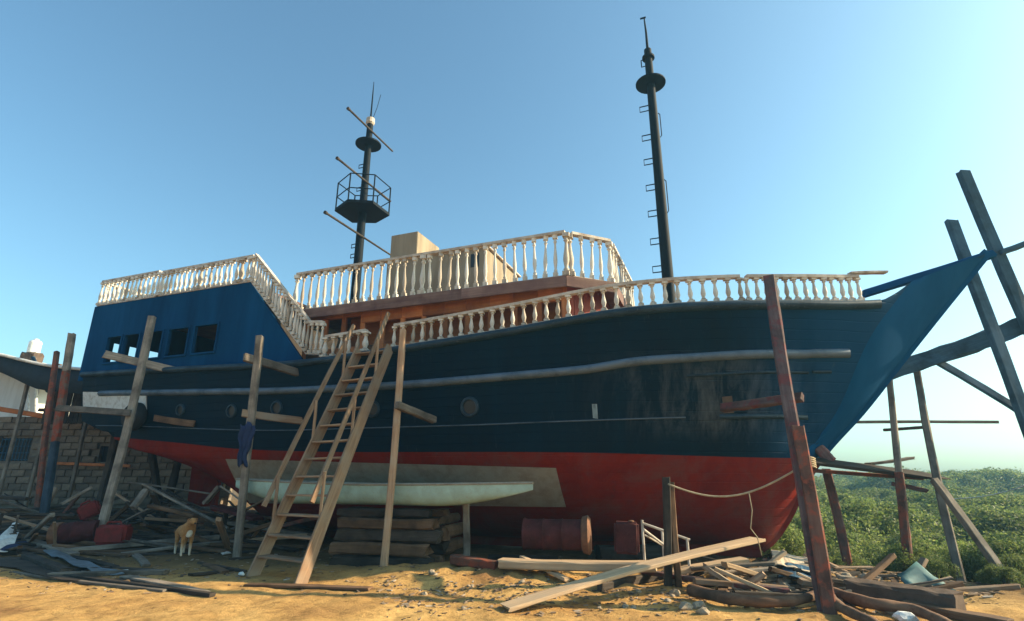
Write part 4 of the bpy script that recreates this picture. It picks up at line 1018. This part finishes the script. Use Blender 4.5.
# red drum, red box, red jug
a, b = P(58, 509, 13.1), P(104, 502, 13.3); a.z = gz(a.x, a.y) + .27; b.z = gz(b.x, b.y) + .30
drum = empty('red_drum', a, 'red cylindrical drum lying on its side in the heap', 'drum'); fr_ = frame(a, b) @ Matrix.Rotation(R(90), 4, 'Y'); Ld = (b-a).length
mb = MB(); mb.lathe([(.22, .18), (.23, .2), (.23, Ld*.5-.02), (.24, Ld*.5), (.23, Ld*.5+.02), (.23, Ld), (.20, Ld)], 22); part('body', auto_smooth(mb.mesh('body', M['maroon']), 50), drum, fr_)
mb = MB(); mb.lathe([(.21, 0), (.25, .01), (.25, .17), (.22, .18)], 22); part('rusty_end', auto_smooth(mb.mesh('rusty_end', M['rust']), 50), drum, fr_)
def jerrycan(name, c, size, rotz, tilt, mat, label, cat, upright=True):
    e = empty(name, Matrix.Translation(c) @ Matrix.Rotation(rotz, 4, 'Z') @ Matrix.Rotation(tilt, 4, 'Y'), label, cat)
    mb = MB(); mb.box((0, 0, size[2]/2), size); me = mb.mesh('body', mat); bm = bmesh.new(); bm.from_mesh(me)
    bmesh.ops.bevel(bm, geom=bm.edges[:], offset=min(size)*.16, segments=3, affect='EDGES'); bm.to_mesh(me); bm.free(); part('body', auto_smooth(me, 50), e)
    if not upright: mb = MB(); mb.lathe([(.05, 0), (.05, .02), (.04, .03)], 10, Matrix.Translation((size[0]*.2, 0, size[2]*.99))); part('cap', mb.mesh('cap', M['rust']), e); return e
    mb = MB(); mb.tube([(-size[0]*.3, 0, size[2]*.97), (-size[0]*.25, 0, size[2]*1.14), (size[0]*.15, 0, size[2]*1.14), (size[0]*.2, 0, size[2]*.97)], .022, 8); part('handle', mb.mesh('handle', mat), e)
    mb = MB(); mb.lathe([(.035, 0), (.035, .07), (.03, .08)], 10, Matrix.Translation((size[0]*.36, 0, size[2]*.98))); part('cap', mb.mesh('cap', M['dark_iron']), e)
    return e
c = P(118, 513, 13.0); c.z = gz(c.x, c.y) + .12; jerrycan('red_box_can', c, (.66, .34, .40), .05, 0, M['red_plastic'], 'square red can in the heap right of the grey leaning post', 'can')
c = P(99, 486, 13.9); c.z = gz(c.x, c.y) + .35; jerrycan('red_jug', c, (.42, .26, .34), .4, -.5, M['red_plastic'], 'tilted red jug on top of the heap under the stern', 'jug')
c = P(237, 513, 12.9); c.z = gz(c.x, c.y) + .30; b = P(262, 520, 12.6)
timber('maroon_board', P(216, 507, 13.2), P(258, 519, 12.8), .34, .08, M['maroon'], 'broad maroon board lying behind the rag post', 'board')

# ---- middle: planks, drum, tank, trestle, twin posts, rope
tn = G(506, 611); tf = P(758, 539, 8.9)
timber('long_plank', tn + Vector((0, 0, .04)), tf, .30, .05, M['pale_wood'], 'long pale plank leaning diagonally in the foreground from sand to bow', 'plank', seg=9)
a, b = P(503, 566, 9.9), P(648, 571, 9.2)
a.z = gz(a.x, a.y) + .22; b.z = gz(b.x, b.y) + .28
timber('thick_plank', P(500, 563, 9.7), P(655, 566, 9.0), .30, .13, M['pale_wood'], 'thick pale sawn plank lying level beneath the long diagonal plank', 'plank')
timber('plank', P(452, 559, 10.1), P(497, 566, 9.75), .22, .14, M['red_wood'], 'reddish beam end left of the thick pale plank', 'plank')
timber('plank', P(665, 574, 9.5), P(745, 560, 9.6), .24, .08, M['pale_wood'], 'pale plank with rounded end under the upper end of the long plank', 'plank')
lay_plank((522, 566), (567, 577), .10, .05, M['pale_wood'], 'small pale offcut under the thick pale plank', lift=(.10, .02))
lay_plank((490, 560), (560, 563), .14, .10, M['dark_wood'], 'dark timber bearer under the left end of the thick plank')
lay_plank((600, 590), (660, 580), .14, .12, M['dark_wood'], 'dark timber bearer under the right end of the thick plank')
a, b = P(524, 545, 10.6), P(582, 543, 10.4); ra = .30; a.z = gz(a.x, a.y) + ra + .18; b.z = gz(b.x, b.y) + ra + .20
dr = empty('maroon_drum', a, 'dark maroon drum lying on its side under the hull with a flared right end', 'drum'); fr_ = frame(a, b) @ Matrix.Rotation(R(90), 4, 'Y'); Ld = (b-a).length
mb = MB(); mb.lathe([(.27, 0), (.28, .02), (.26, .05), (.26, Ld*.33), (.275, Ld*.35), (.26, Ld*.37), (.26, Ld*.66), (.275, Ld*.68), (.26, Ld*.70), (.26, Ld), (.22, Ld)], 24); part('body', auto_smooth(mb.mesh('body', M['maroon']), 50), dr, fr_)
mb = MB(); mb.lathe([(.25, Ld), (.30, Ld+.02), (.33, Ld+.12), (.28, Ld+.16), (.1, Ld+.17)], 24); part('flange', auto_smooth(mb.mesh('flange', M['rust']), 40), dr, fr_)
c = P(627, 552, 10.2); c.z = gz(c.x, c.y); 
lay_plank((598, 560), (660, 557), .40, .26, M['dark_wood'], 'dark block under the maroon tank and trestle', name='block', cat='block')
jerrycan('maroon_tank', c + Vector((0, 0, .27)), (.42, .24, .52), -.25, .03, M['maroon'], 'upright maroon tank left of the white trestle', 'tank', False)
tr_ = empty('trestle', G(664, 578), 'small white metal trestle with sloping bars under the hull', 'trestle')
Yt = 9.7
def bar(name, a, b, Ya, Yb, r=.02):
    mb = MB(); mb.tube([P(*a, Ya), P(*b, Yb)], r, 8); return part(name, mb.mesh(name, M['rail_wood']), tr_, Matrix.Identity(4))
def leg(px, py0, Y):
    p = P(px, py0, Y); q = Vector((p.x, p.y, gz(p.x, p.y) - .03)); mb = MB(); mb.tube([q, p], .022, 8); part('leg', mb.mesh('leg', M['rail_wood']), tr_, Matrix.Identity(4))
leg(642, 520, Yt); leg(687, 538, Yt-.15); leg(662, 530, Yt+.3)
bar('top_bar', (642, 523), (690, 540), Yt, Yt-.15); bar('brace', (643, 529), (668, 548), Yt, Yt+.1); bar('brace', (645, 535), (662, 545), Yt, Yt+.3, .015)
tp = G(671, 586)
shore('twin_post', (666, 477), (668, 586), 8.95, 8.9, .11, .10, M['dark_wood'], 'dark thin post standing before the red hull with a rope tied on', 'post')
shore('twin_post', (671, 482), (679, 586), 9.03, 8.88, .09, .08, M['brown_wood'], 'brown thin post lashed beside the dark roped post', 'post')
hs, hz_ = hull_at(797, 465)
a, b = P(668, 484, 8.9), P(806, 464, 8.25); pts = []
for i in range(25):
    u_ = i/24; p = a.lerp(b, u_); p.z -= .34*math.sin(math.pi*u_)**1.0*(1 - .25*u_); p.y += .0; pts.append(p)
rp = empty('rope', a, 'pale rope slung from the thin post across the red hull to the bow post', 'rope')
mb = MB(); mb.tube(pts, .014, 6); part('slung_rope', mb.mesh('slung_rope', M['rope'], True), rp, Matrix.Identity(4))
mb = MB(); q = pts[14]; mb.tube([q + Vector((0, -.01, 0)), q + Vector((.02, 0, -.25)), q + Vector((-.03, .01, -.5)), q + Vector((.05, 0, -.62)), q + Vector((.08, 0, -.86))], .008, 5); part('loose_end', mb.mesh('loose_end', M['rope'], True), rp, Matrix.Identity(4))
mb = MB()
for k in range(5): 
    c = b + Vector((-.02, -.06, -.04 + .03*k)); mb.tube([c + Vector((.11*math.cos(t), .12*math.sin(t), .01*math.sin(3*t))) for t in np.linspace(0, 6.28, 13)], .013, 5)
part('knot', mb.mesh('knot', M['rope'], True), rp, Matrix.Identity(4))

# ---- right: scaffold behind and beyond the bow
RW = {'b': M['blue_wood'], 'g': M['grey_wood'], 'r': M['red_wood'], 'p': M['purple_wood']}  # 'b' timbers get their blue from lens glare laid into the wood
def rpole(tp_, bp_, Yt_, Yb_, w, h, m_, label, cat='pole', foot=True, **kw): return shore('scaffold_pole', tp_, bp_, Yt_, Yb_, w, h, RW[m_], label, cat, foot, **kw)
rpole((963, 172), (1030, 318), 10.9, 10.7, .27, .14, 'b', 'tallest thick leaning pole beyond the bow tip')
rpole((951, 221), (1028, 430), 10.9, 10.6, .24, .14, 'b', 'second thick leaning pole crossing behind the bow tip')
rpole((917, 372), (966, 603), 11.6, 9.3, .13, .12, 'g', 'pale upright scaffold pole standing right of the green shrubs')
pa_ = P(889, 376, 11.3); pb_ = to_ground(pa_, P(908, 560, 10.3)); pm_ = pa_.lerp(pb_, .52)
sp_ = empty('scaffold_pole', pb_, 'thin scaffold pole with rusty red foot among the shrubs', 'pole')
timber('upper_length', pm_, pa_, .11, .10, M['grey_wood'], parent=sp_, bow=.004); timber('lower_length', pb_, pm_, .14, .12, M['red_wood'], parent=sp_, bow=.004)
rpole((826, 470), (848, 568), 11.6, 10.8, .16, .12, 'r', 'short rusty red post just beyond the bow')
rpole((934, 480), (1030, 612), 10.0, 8.9, .14, .10, 'g', 'grey pole sloping down to the lower right corner')
strut((886, 374), (1032, 322), 11.5, 10.95, .30, .16, RW['b'], 'thick rough beam running out level beyond the bow', 'beam', name='scaffold_beam', taper=-.25, up=Vector((0, -1, .3)), jit=.03, seg=10)
strut((938, 362), (1022, 412), 11.4, 10.8, .16, .08, RW['b'], 'diagonal brace under the thick beam beyond the bow', 'brace', name='scaffold_brace', up=Vector((0, -1, .3)))
strut((1000, 253), (1040, 238), 10.75, 10.5, .18, .10, RW['b'], 'short pole end projecting at the right edge by the bow tip', 'pole', name='scaffold_pole')
strut((842, 422), (998, 422), 11.9, 11.5, .07, .06, RW['g'], 'thin level batten in the scaffold beyond the bow', name='scaffold_batten')
strut((884, 430), (930, 427), 12.1, 11.5, .09, .06, RW['g'], 'short batten tied below the thin level batten', name='scaffold_batten')
strut((812, 461), (950, 479), 11.0, 10.9, .22, .07, M['dark_wood'], 'dark plank with pointed end on the low scaffold', name='scaffold_plank', point=.18, up=Vector((0, -.6, 1)))
strut((808, 470), (920, 478), 11.25, 11.1, .18, .07, RW['r'], 'reddish plank under the pointed plank on the low scaffold', name='scaffold_plank')
strut((868, 464), (911, 458), 11.3, 11.4, .20, .05, RW['g'], 'short curved grey board on top of the low scaffold', name='scaffold_board')
strut((893, 484), (927, 491), 11.2, 11.0, .14, .08, RW['p'], 'short plank under the low scaffold by the rusty pole', name='scaffold_plank')
strut((819, 448), (832, 462), 11.2, 11.1, .26, .20, RW['p'], 'rounded block on the inner end of the low scaffold', 'block', name='scaffold_block')
# cable in the far right
mb = MB(); a, b = P(948, 499, 14), P(1040, 480, 12); mb.tube([a.lerp(b, i/10) - Vector((0, 0, .10*math.sin(math.pi*i/10))) for i in range(11)], .012, 5); tag(part('cable', mb.mesh('cable', M['white_metal'])), 'thin pale cable slanting over the shrubs at the right edge', 'cable')

# ---- foreground right: concrete beam, driftwood, tarp, rubble
a, b = G(858, 600), G(972, 617); hb_ = .26
cbm = timber('concrete_beam', a + Vector((0, .14, hb_/2-.03)), b + Vector((0, .14, hb_/2-.03)), .38, hb_, M['concrete'], 'dark heavy squared beam lying on the ground at the lower right', 'beam', bow=.003, jit=.012)
def driftlog(pxs, r, mat, label):
    ps = [G(x, y, r*.8 + l_) for x, y, l_ in pxs]; fine = []
    for i in range(len(ps)-1):
        p0 = ps[max(0, i-1)]; p1 = ps[i]; p2 = ps[i+1]; p3 = ps[min(len(ps)-1, i+2)]
        for k in range(6):
            t = k/6; fine.append(.5*((2*p1) + (p2-p0)*t + (2*p0-5*p1+4*p2-p3)*t*t + (3*p1-p0-3*p2+p3)*t**3))
    fine.append(ps[-1]); n = len(fine); mb = MB()
    mb.tube(fine, [r*(1.05 - .35*i/n + .06*math.sin(i*1.7)) for i in range(n)], 10); return tag(part('driftwood', auto_smooth(mb.mesh('driftwood', mat), 60)), label, 'driftwood')
M['drift'] = wood('drift', (.11, .055, .032), (.24, .135, .08), (.08, .045, .03), grain=.45)
driftlog([(690, 590, .05), (740, 600, .04), (790, 601, .05), (824, 592, .06)], .075, M['drift'], 'curved brown branch lying left of the bow post foot')
driftlog([(832, 593, .02), (870, 603, .04), (915, 610, .04), (955, 628, .03)], .075, M['drift'], 'forked brown branch right of the bow post, upper limb')
driftlog([(830, 597, .02), (842, 608, .02), (872, 622, .02), (900, 640, .02)], .065, M['drift'], 'short lower limb of driftwood curving to the bottom edge')
lay_plank((640, 579), (790, 600), .14, .06, M['purple_wood'], 'maroon plank lying across the rubble left of the bow post', lift=(.12, .05))
lay_plank((692, 580), (775, 573), .12, .05, M['grey_wood'], 'thin curved grey lath under the bow', lift=(.16, .18))
lay_plank((712, 587), (776, 581), .11, .05, M['grey_wood'], 'second thin lath in front of the grey lath under the bow', lift=(.13, .15))
lay_plank((754, 556), (800, 584), .10, .06, M['dark_wood'], 'dark stick leaning from the stem foot to the rubble', lift=(.25, .12))
lay_plank((762, 575), (772, 560), .12, .12, M['tan_wood'], 'stubby tan post standing at the stem foot', lift=(.0, .25))
lay_plank((838, 578), (858, 590), .10, .05, M['grey_wood'], 'thin stick lying toward the dark squared beam', lift=(.12, .12))
lay_plank((800, 585), (862, 588), .24, .08, M['tan_wood'], 'flat tan slab beside the bow post foot', lift=(.05, .05))
lay_plank((905, 607), (1010, 628), .22, .09, M['brown_wood'], 'brown timber along the bottom right edge', lift=(.0, .0))
for i in range(44):
    px, py = (random.uniform(690, 870), random.uniform(562, 606)) if i < 24 else (random.uniform(770, 960), random.uniform(562, 590)); 
    lay_plank((px, py), (px + random.uniform(-40, 40), py + random.uniform(-10, 10)), random.uniform(.04, .12), random.uniform(.02, .05), M[random.choice(['grey_wood', 'brown_wood', 'tan_wood', 'dark_wood'])], 'loose wood offcut scattered in the rubble under the bow', 'offcuts scattered under the bow', lift=(random.uniform(0, .06), random.uniform(0, .06)), seg=4, name='offcut', cat='offcut')
for i in range(34):
    p = G(random.uniform(735, 935), random.uniform(558, 600)); L = random.uniform(.4, 1.5); ang = random.gauss(0, .6) + random.choice((0, math.pi)); w = random.uniform(.03, .11)
    q = p + Vector((math.cos(ang)*L, math.sin(ang)*L*.6, 0)); q.z = gz(q.x, q.y) + random.uniform(.05, .35); p.z -= .01
    timber('broken_stick', p, q, w, w*random.uniform(.4, 1), M[random.choice(['grey_wood', 'brown_wood', 'tan_wood', 'dark_wood', 'pale_wood'])], 'broken stick jutting from the rubble around the bow props', 'stick', 'broken sticks around the bow props', seg=4, ragged=.05)
# pale bent sheets under the bow
def rubsheet(corners, mat, label, lift): return sheet('broken_sheet', corners, mat, label, 'sheet', .03, lift, 12, 6)
M['pale_sheet'] = painted('pale_sheet', (.52, .43, .32), (.34, .26, .18), .5, 5, .8, False, .4)
rubsheet(((768, 548), (786, 553), (828, 578), (776, 580)), M['pale_sheet'], 'crumpled pale sheet under the stem of the bow', .18)
rubsheet(((788, 572), (826, 575), (830, 590), (780, 588)), M['blue_wood'], 'torn blue-grey sheet beside the bow post', .13)
# teal tarp fragment
a = G(905, 585); b = G(950, 590); mb = MB(); rows = []
tw = [P(896, 576, 8.8), P(904, 573, 8.85), P(914, 561, 8.9), P(928, 573, 8.8), P(944, 588, 8.7)]
for j in range(5):
    v = j/4; rows.append([Vector((p.x + .03*math.sin(j*2+i), p.y - .25*v, (gz(p.x, p.y-.25*v)+.02)*v + p.z*(1-v) + .02*math.sin(i*2+j))) for i, p in enumerate(tw)])
mb.grid(rows); o = part('tarp_scrap', mb.mesh('tarp_scrap', M['teal_tarp'], True)); md = o.modifiers.new('s', 'SOLIDIFY'); md.thickness = .02; tag(o, 'torn teal sheet standing up behind the dark squared beam', 'sheet')
# stones
def stone_mesh(seed):
    rn = random.Random(seed); bm = bmesh.new(); bmesh.ops.create_icosphere(bm, subdivisions=2, radius=1)
    for v in bm.verts: v.co *= .8 + .45*noise.noise(v.co*1.3 + Vector((seed*3.1, 0, 0))) + rn.uniform(-.04, .04)
    me = bpy.data.meshes.new('stone'); bm.to_mesh(me); bm.free(); return me
M['stone'] = plain('stone', (.30, .235, .165), .95, 0, .45); M['pale_stone'] = plain('pale_stone', (.55, .52, .48), .9, 0, .2)
stones = [stone_mesh(i) for i in range(5)]
for m_ in stones: m_.materials.append(M['stone'])
for i in range(90):
    if i < 66: px, py = random.uniform(670, 960), random.triangular(562, 619, 596)
    else: px, py = random.uniform(400, 680), random.uniform(566, 612)
    p = G(px, py); r = random.uniform(.035, .11) if i < 66 else random.uniform(.02, .06)
    o = part('stone', stones[i % 5], None, Matrix.Translation(p + Vector((0, 0, r*.25))) @ Matrix.Rotation(random.uniform(0, 6), 4, 'Z') @ Matrix.Diagonal((r*1.2, r, r*.7, 1)))
    tag(o, 'small rough stone in the rubble under the bow' if i < 66 else 'small clod on the sand between the ladder and the bow', 'stone', 'stones under the bow' if i < 66 else 'clods on the sand')
o = part('plastic_bag', stones[2].copy(), None, Matrix.Translation(G(906, 617, .05)) @ Matrix.Diagonal((.16, .11, .07, 1))); o.data.materials.clear(); o.data.materials.append(M['white_cloth']); tag(o, 'pale crumpled bag at the bottom edge by the driftwood', 'bag')
for i, (px, py) in enumerate(((215, 550), (226, 553), (246, 538), (130, 537))):
    o = part('litter', stones[i].copy(), None, Matrix.Translation(G(px, py, .03)) @ Matrix.Rotation(i*1.1, 4, 'Z') @ Matrix.Diagonal((.14, .05, .035, 1))); o.data.materials.clear(); o.data.materials.append(M['white_cloth']); tag(o, 'scrap of white litter on the sand near the dog', 'litter', 'white litter scraps near the dog')
# uncountable chips, pebbles and splinters on the ground
def chips(n, name, mat, label, region, smin, smax):
    v, f = [], []
    for i in range(n):
        px, py = region(); p = G(px, py); L = random.uniform(smin, smax); w = L*random.uniform(.12, .5); a = random.uniform(0, 6.28)
        d = Vector((math.cos(a), math.sin(a), random.uniform(-.15, .15)))*L; s_ = Vector((-math.sin(a), math.cos(a), random.uniform(-.2, .2)))*w; up = Vector((0, 0, .004 + w*.35)); k = len(v)
        p.z += .003; v += [p-d-s_, p+d-s_, p+d*.8+s_, p-d*.9+s_]; v += [q + up for q in v[-4:]]
        f += [[k+4, k+5, k+6, k+7], [k, k+1, k+5, k+4], [k+1, k+2, k+6, k+5], [k+2, k+3, k+7, k+6], [k+3, k, k+4, k+7]]
    return tag(part(name, mkmesh(name, v, f, mat)), label, 'debris', None, 'stuff')
def reg_left(): return random.uniform(-10, 420), random.triangular(530, 600, 540)
def reg_mid(): return random.uniform(380, 900), random.triangular(556, 621, 590)
M['chip'] = wood('chip', (.10, .07, .045), (.22, .16, .10)); 
def mat_chip():
    m, n, l, b = nodes_of('chips_mix'); geo = n.new('ShaderNodeNewGeometry'); r = ramp(n, [(0, (.05, .035, .025)), (.5, (.20, .13, .08)), (.9, (.30, .21, .13)), (1, (.42, .36, .30))]); l.new(geo.outputs['Random Per Island'], r.inputs[0]); l.new(r.outputs[0], b.inputs['Base Color']); b.inputs['Roughness'].default_value = .9; return m
cm = mat_chip()
def reg_right(): return random.uniform(740, 1000), random.triangular(558, 610, 575)
chips(1400, 'dark_litter', cm, 'dark splinters and dry litter strewn between the bow and the shrubs', reg_right, .015, .08)
chips(900, 'wood_chips', cm, 'wood chips and splinters strewn before the scrap heap', reg_left, .010, .05)
chips(1500, 'rubble_litter', cm, 'small rubble and splinters strewn on the earth under the bow', reg_mid, .010, .05)

# ---- dog
dp = G(182, 555); heading = R(-48)
dog = empty('dog', Matrix.Translation(dp) @ Matrix.Rotation(heading, 4, 'Z') @ Matrix.Scale(1.08, 4), 'tan dog with white chest standing on the sand before the scrap heap', 'dog')
def skin_obj(name, verts, edges, radii, mat, parent, root=0, sub=2):
    me = bpy.data.meshes.new(name); me.from_pydata(verts, edges, []); o = part(name, me, parent, None, mat)
    md = o.modifiers.new('skin', 'SKIN'); md.use_smooth_shade = True
    for i, r in enumerate(radii):
        sv = me.skin_vertices[0].data[i]; sv.radius = (r, r) if not isinstance(r, tuple) else r; sv.use_root = (i == root)
    o.modifiers.new('sub', 'SUBSURF').levels = sub; o.modifiers['sub'].render_levels = sub; return o
dv = [(-.22, 0, .46), (-.05, 0, .45), (.12, 0, .44), (.24, 0, .47), (.33, 0, .57), (.40, 0, .64), (.47, 0, .63), (.56, 0, .60),
      (-.26, .07, .38), (-.20, .075, .27), (-.27, .075, .16), (-.25, .075, .03), (-.21, .075, .015),
      (-.26, -.07, .38), (-.20, -.075, .27), (-.27, -.075, .16), (-.25, -.075, .03), (-.21, -.075, .015),
      (.22, .065, .37), (.20, .07, .22), (.215, .07, .03), (.25, .07, .015), (.22, -.065, .37), (.20, -.07, .22), (.215, -.07, .03), (.25, -.07, .015),
      (-.31, 0, .47), (-.40, .02, .42), (-.46, .03, .33)]
de = [(0, 1), (1, 2), (2, 3), (3, 4), (4, 5), (5, 6), (6, 7), (0, 8), (8, 9), (9, 10), (10, 11), (11, 12), (0, 13), (13, 14), (14, 15), (15, 16), (16, 17),
      (3, 18), (18, 19), (19, 20), (20, 21), (3, 22), (22, 23), (23, 24), (24, 25), (0, 26), (26, 27), (27, 28)]
dr_ = [.125, .125, .145, .13, .085, .082, .06, .032, .08, .045, .026, .020, .022, .07, .045, .026, .020, .022, .055, .032, .020, .024, .055, .032, .020, .024, .035, .026, .015]
def mat_dog():
    m, n, l, b = nodes_of('dog_coat'); v = coords(n, l); s = n.new('ShaderNodeSeparateXYZ'); l.new(v, s.inputs[0])
    t = noise_n(n, l, 30, 5, .7, v); rz = ramp(n, [(.10, 1.0), (.24, 0.0)]); l.new(s.outputs[2], rz.inputs[0])
    r = ramp(n, [(.3, (.34, .14, .04)), (.7, (.55, .26, .085))]); l.new(t.outputs[0], r.inputs[0])
    l.new(mixc(n, l, rz.outputs[0], r.outputs[0], (.65, .52, .38)), b.inputs['Base Color']); b.inputs['Roughness'].default_value = .9; bump(n, l, b, t.outputs[0], .4, .01); return m
M['dog'] = mat_dog(); M['dog_white'] = plain('dog_white', (.72, .62, .50), .9)
skin_obj('body', dv, de, dr_, M['dog'], dog)
for sd in (-1, 1):
    mb = MB(); mb.add([(.38, sd*.045, .69), (.42, sd*.075, .68), (.375, sd*.085, .67), (.40, sd*.10, .60), (.385, sd*.06, .66)], [[0, 1, 3], [1, 2, 3], [0, 3, 2], [0, 2, 1]]); part('ear', mb.mesh('ear', M['dog']), dog)
mb = MB(); mb.lathe([(.004, 0), (.016, .006), (.012, .02)], 8, Matrix.Translation((.585, 0, .605)) @ Matrix.Rotation(R(90), 4, 'Y')); part('nose', mb.mesh('nose', M['rubber']), dog)
for sd in (-1, 1): mb = MB(); mb.lathe([(.002, -.009), (.009, 0), (.002, .009)], 8, Matrix.Translation((.47, sd*.047, .655))); part('eye', mb.mesh('eye', M['rubber']), dog)
skin_obj('chest_patch', [(.30, 0, .50), (.315, 0, .42), (.25, 0, .36)], [(0, 1), (1, 2)], [.055, .065, .05], M['dog_white'], dog, 1)

# ---- mangrove shrubs beyond the bow
def shrub_mesh(seed, nclump, nleaf, lsz):
    rn = np.random.RandomState(seed); V, F = [], []
    cl = []
    for i in range(nclump):
        th = rn.uniform(0, 6.283); ph = math.acos(rn.uniform(-.25, 1)); rr = rn.uniform(.62, .9)
        cl.append((rr*math.sin(ph)*math.cos(th), rr*math.sin(ph)*math.sin(th), .45 + .55*rr*math.cos(ph), rn.uniform(.16, .32)))
    for cx_, cy_, cz_, r in cl:
        for k in range(nleaf):
            d = rn.normal(size=3); d /= np.linalg.norm(d); q = r*rn.uniform(.35, 1.0)**.6; c = np.array((cx_, cy_, cz_)) + d*q
            if c[2] < .02: continue
            nrm = d*.7 + np.array((0, 0, .5)) + rn.normal(size=3)*.55; nrm /= np.linalg.norm(nrm); a = np.cross(nrm, rn.normal(size=3)); a /= np.linalg.norm(a) + 1e-9; b_ = np.cross(nrm, a)
            s_ = lsz*rn.uniform(.6, 1.35); kx = len(V); V += [c - a*s_, c + b_*s_*.42 + nrm*s_*.08, c + a*s_, c - b_*s_*.42 + nrm*s_*.08]; F.append((kx, kx+1, kx+2, kx+3))
    me = bpy.data.meshes.new('crown'); me.from_pydata([tuple(v) for v in V], [], F); me.update(); me.materials.append(M['leaf']); return me
crowns = [shrub_mesh(11+i, 54, 260, .033) for i in range(4)]
def stems_mesh(seed):
    rn = random.Random(seed); mb = MB()
    for k in range(7):
        a = rn.uniform(0, 6.28); e = Vector((math.cos(a)*rn.uniform(.3, .75), math.sin(a)*rn.uniform(.3, .75), rn.uniform(.5, .85))); mid_ = e*.5 + Vector((rn.uniform(-.1, .1), rn.uniform(-.1, .1), .05))
        mb.tube([(e.x*.08, e.y*.08, -.05), mid_, e], [.035, .022, .008], 6)
    return mb.mesh('stems', M['bark'], True)
stems = [stems_mesh(i) for i in range(3)]
spots = []
rs = random.Random(4)
near = [(5.9, 13.9, 1.15, 1.55), (7.3, 13.2, 1.0, 1.3), (8.6, 13.4, 1.2, 1.45), (9.9, 12.5, 1.05, 1.25), (11.2, 12.6, 1.2, 1.35), (12.4, 11.8, 1.2, 1.2), (6.6, 11.8, .9, 1.1), (7.6, 11.0, .85, 1.15), (8.6, 10.4, .8, 1.05), (9.6, 10.0, .8, 1.0), (10.7, 9.9, .9, 1.1), (11.6, 10.9, 1.0, 1.3), (10.2, 11.3, 1.0, 1.35), (8.9, 11.8, 1.0, 1.4), (9.4, 9.2, .55, .6), (8.2, 9.9, .45, .5), (7.0, 10.4, .6, .75), (6.2, 10.9, .5, .6), (7.9, 9.3, .5, .55), (8.8, 9.0, .45, .5), (10.0, 8.9, .6, .6), (6.9, 9.7, .4, .42), (7.75, 8.35, .38, .40), (8.5, 8.3, .5, .55), (8.1, 7.75, .36, .36), (7.3, 8.9, .36, .38), (6.9, 15.4, 1.3, 1.85), (8.4, 15.2, 1.3, 1.8), (10.2, 14.6, 1.4, 1.75), (12.1, 14.2, 1.4, 1.65), (13.8, 13.4, 1.4, 1.5), (7.9, 12.0, .7, .8), (9.0, 11.5, .6, .65), (10.4, 10.9, .7, .7)]
for x, y, r, h in near: spots.append((x, y, r*rs.uniform(.8, 1.0), h*rs.uniform(.8, 1.12), 'near'))
for j, Y in enumerate((17.5, 20, 23, 27, 32, 38)):
    n_ = 6 + j
    for i in range(n_):
        px = 730 + (1060-730)*(i + rs.uniform(.1, .9))/n_; X = P(px, 484, Y).x; r = rs.uniform(1.3, 1.9)*(1 + .12*j); spots.append((X, Y + rs.uniform(-1, 1), r, rs.uniform(1.35, 2.0) + .01*Y, 'far'))
for i in range(24):
    px = (900 + 150*rs.random()) if i < 16 else rs.uniform(750, 900); Y = rs.uniform(50, 75); spots.append((P(px, 484, Y).x, Y, rs.uniform(3, 4.5), rs.uniform(2.5, 4.0), 'ridge'))
for i, (x, y, r, h, k) in enumerate(spots):
    lb, gr_ = {'near': ('dense green shrub in the front row of the thicket beyond the bow', 'shrubs in the front of the thicket'), 'far': ('green shrub in the thicket behind the front shrubs', 'shrubs deeper in the thicket'), 'ridge': ('hazy far shrub on the skyline at the right', 'far shrubs on the skyline')}[k]
    e = empty('mangrove_shrub', Matrix.Translation((x, y, gz(x, y, False) - .03)) @ Matrix.Rotation(rs.uniform(0, 6.28), 4, 'Z') @ Matrix.Diagonal((r, r, h/1.25, 1)), lb, 'shrub', gr_)
    part('crown', crowns[i % 4], e); 
    if k == 'near': part('stems', stems[i % 3], e)

# ---- sea haze: one closed box of even air round the whole place
mb = MB(); mb.box((0, 60, 6.6), (320, 240, 16.6)); hz = part('haze', mb.mesh('haze')); tag(hz, kind='stuff')
hm = bpy.data.materials.new('haze'); hm.use_nodes = True; hn = hm.node_tree.nodes; hn.remove(hn['Principled BSDF'])
pv = hn.new('ShaderNodeVolumePrincipled'); pv.inputs['Color'].default_value = (.30, .68, 1, 1); pv.inputs['Density'].default_value = .0015; pv.inputs['Anisotropy'].default_value = .3
hm.node_tree.links.new(pv.outputs[0], hn['Material Output'].inputs['Volume']); hz.data.materials.append(hm)
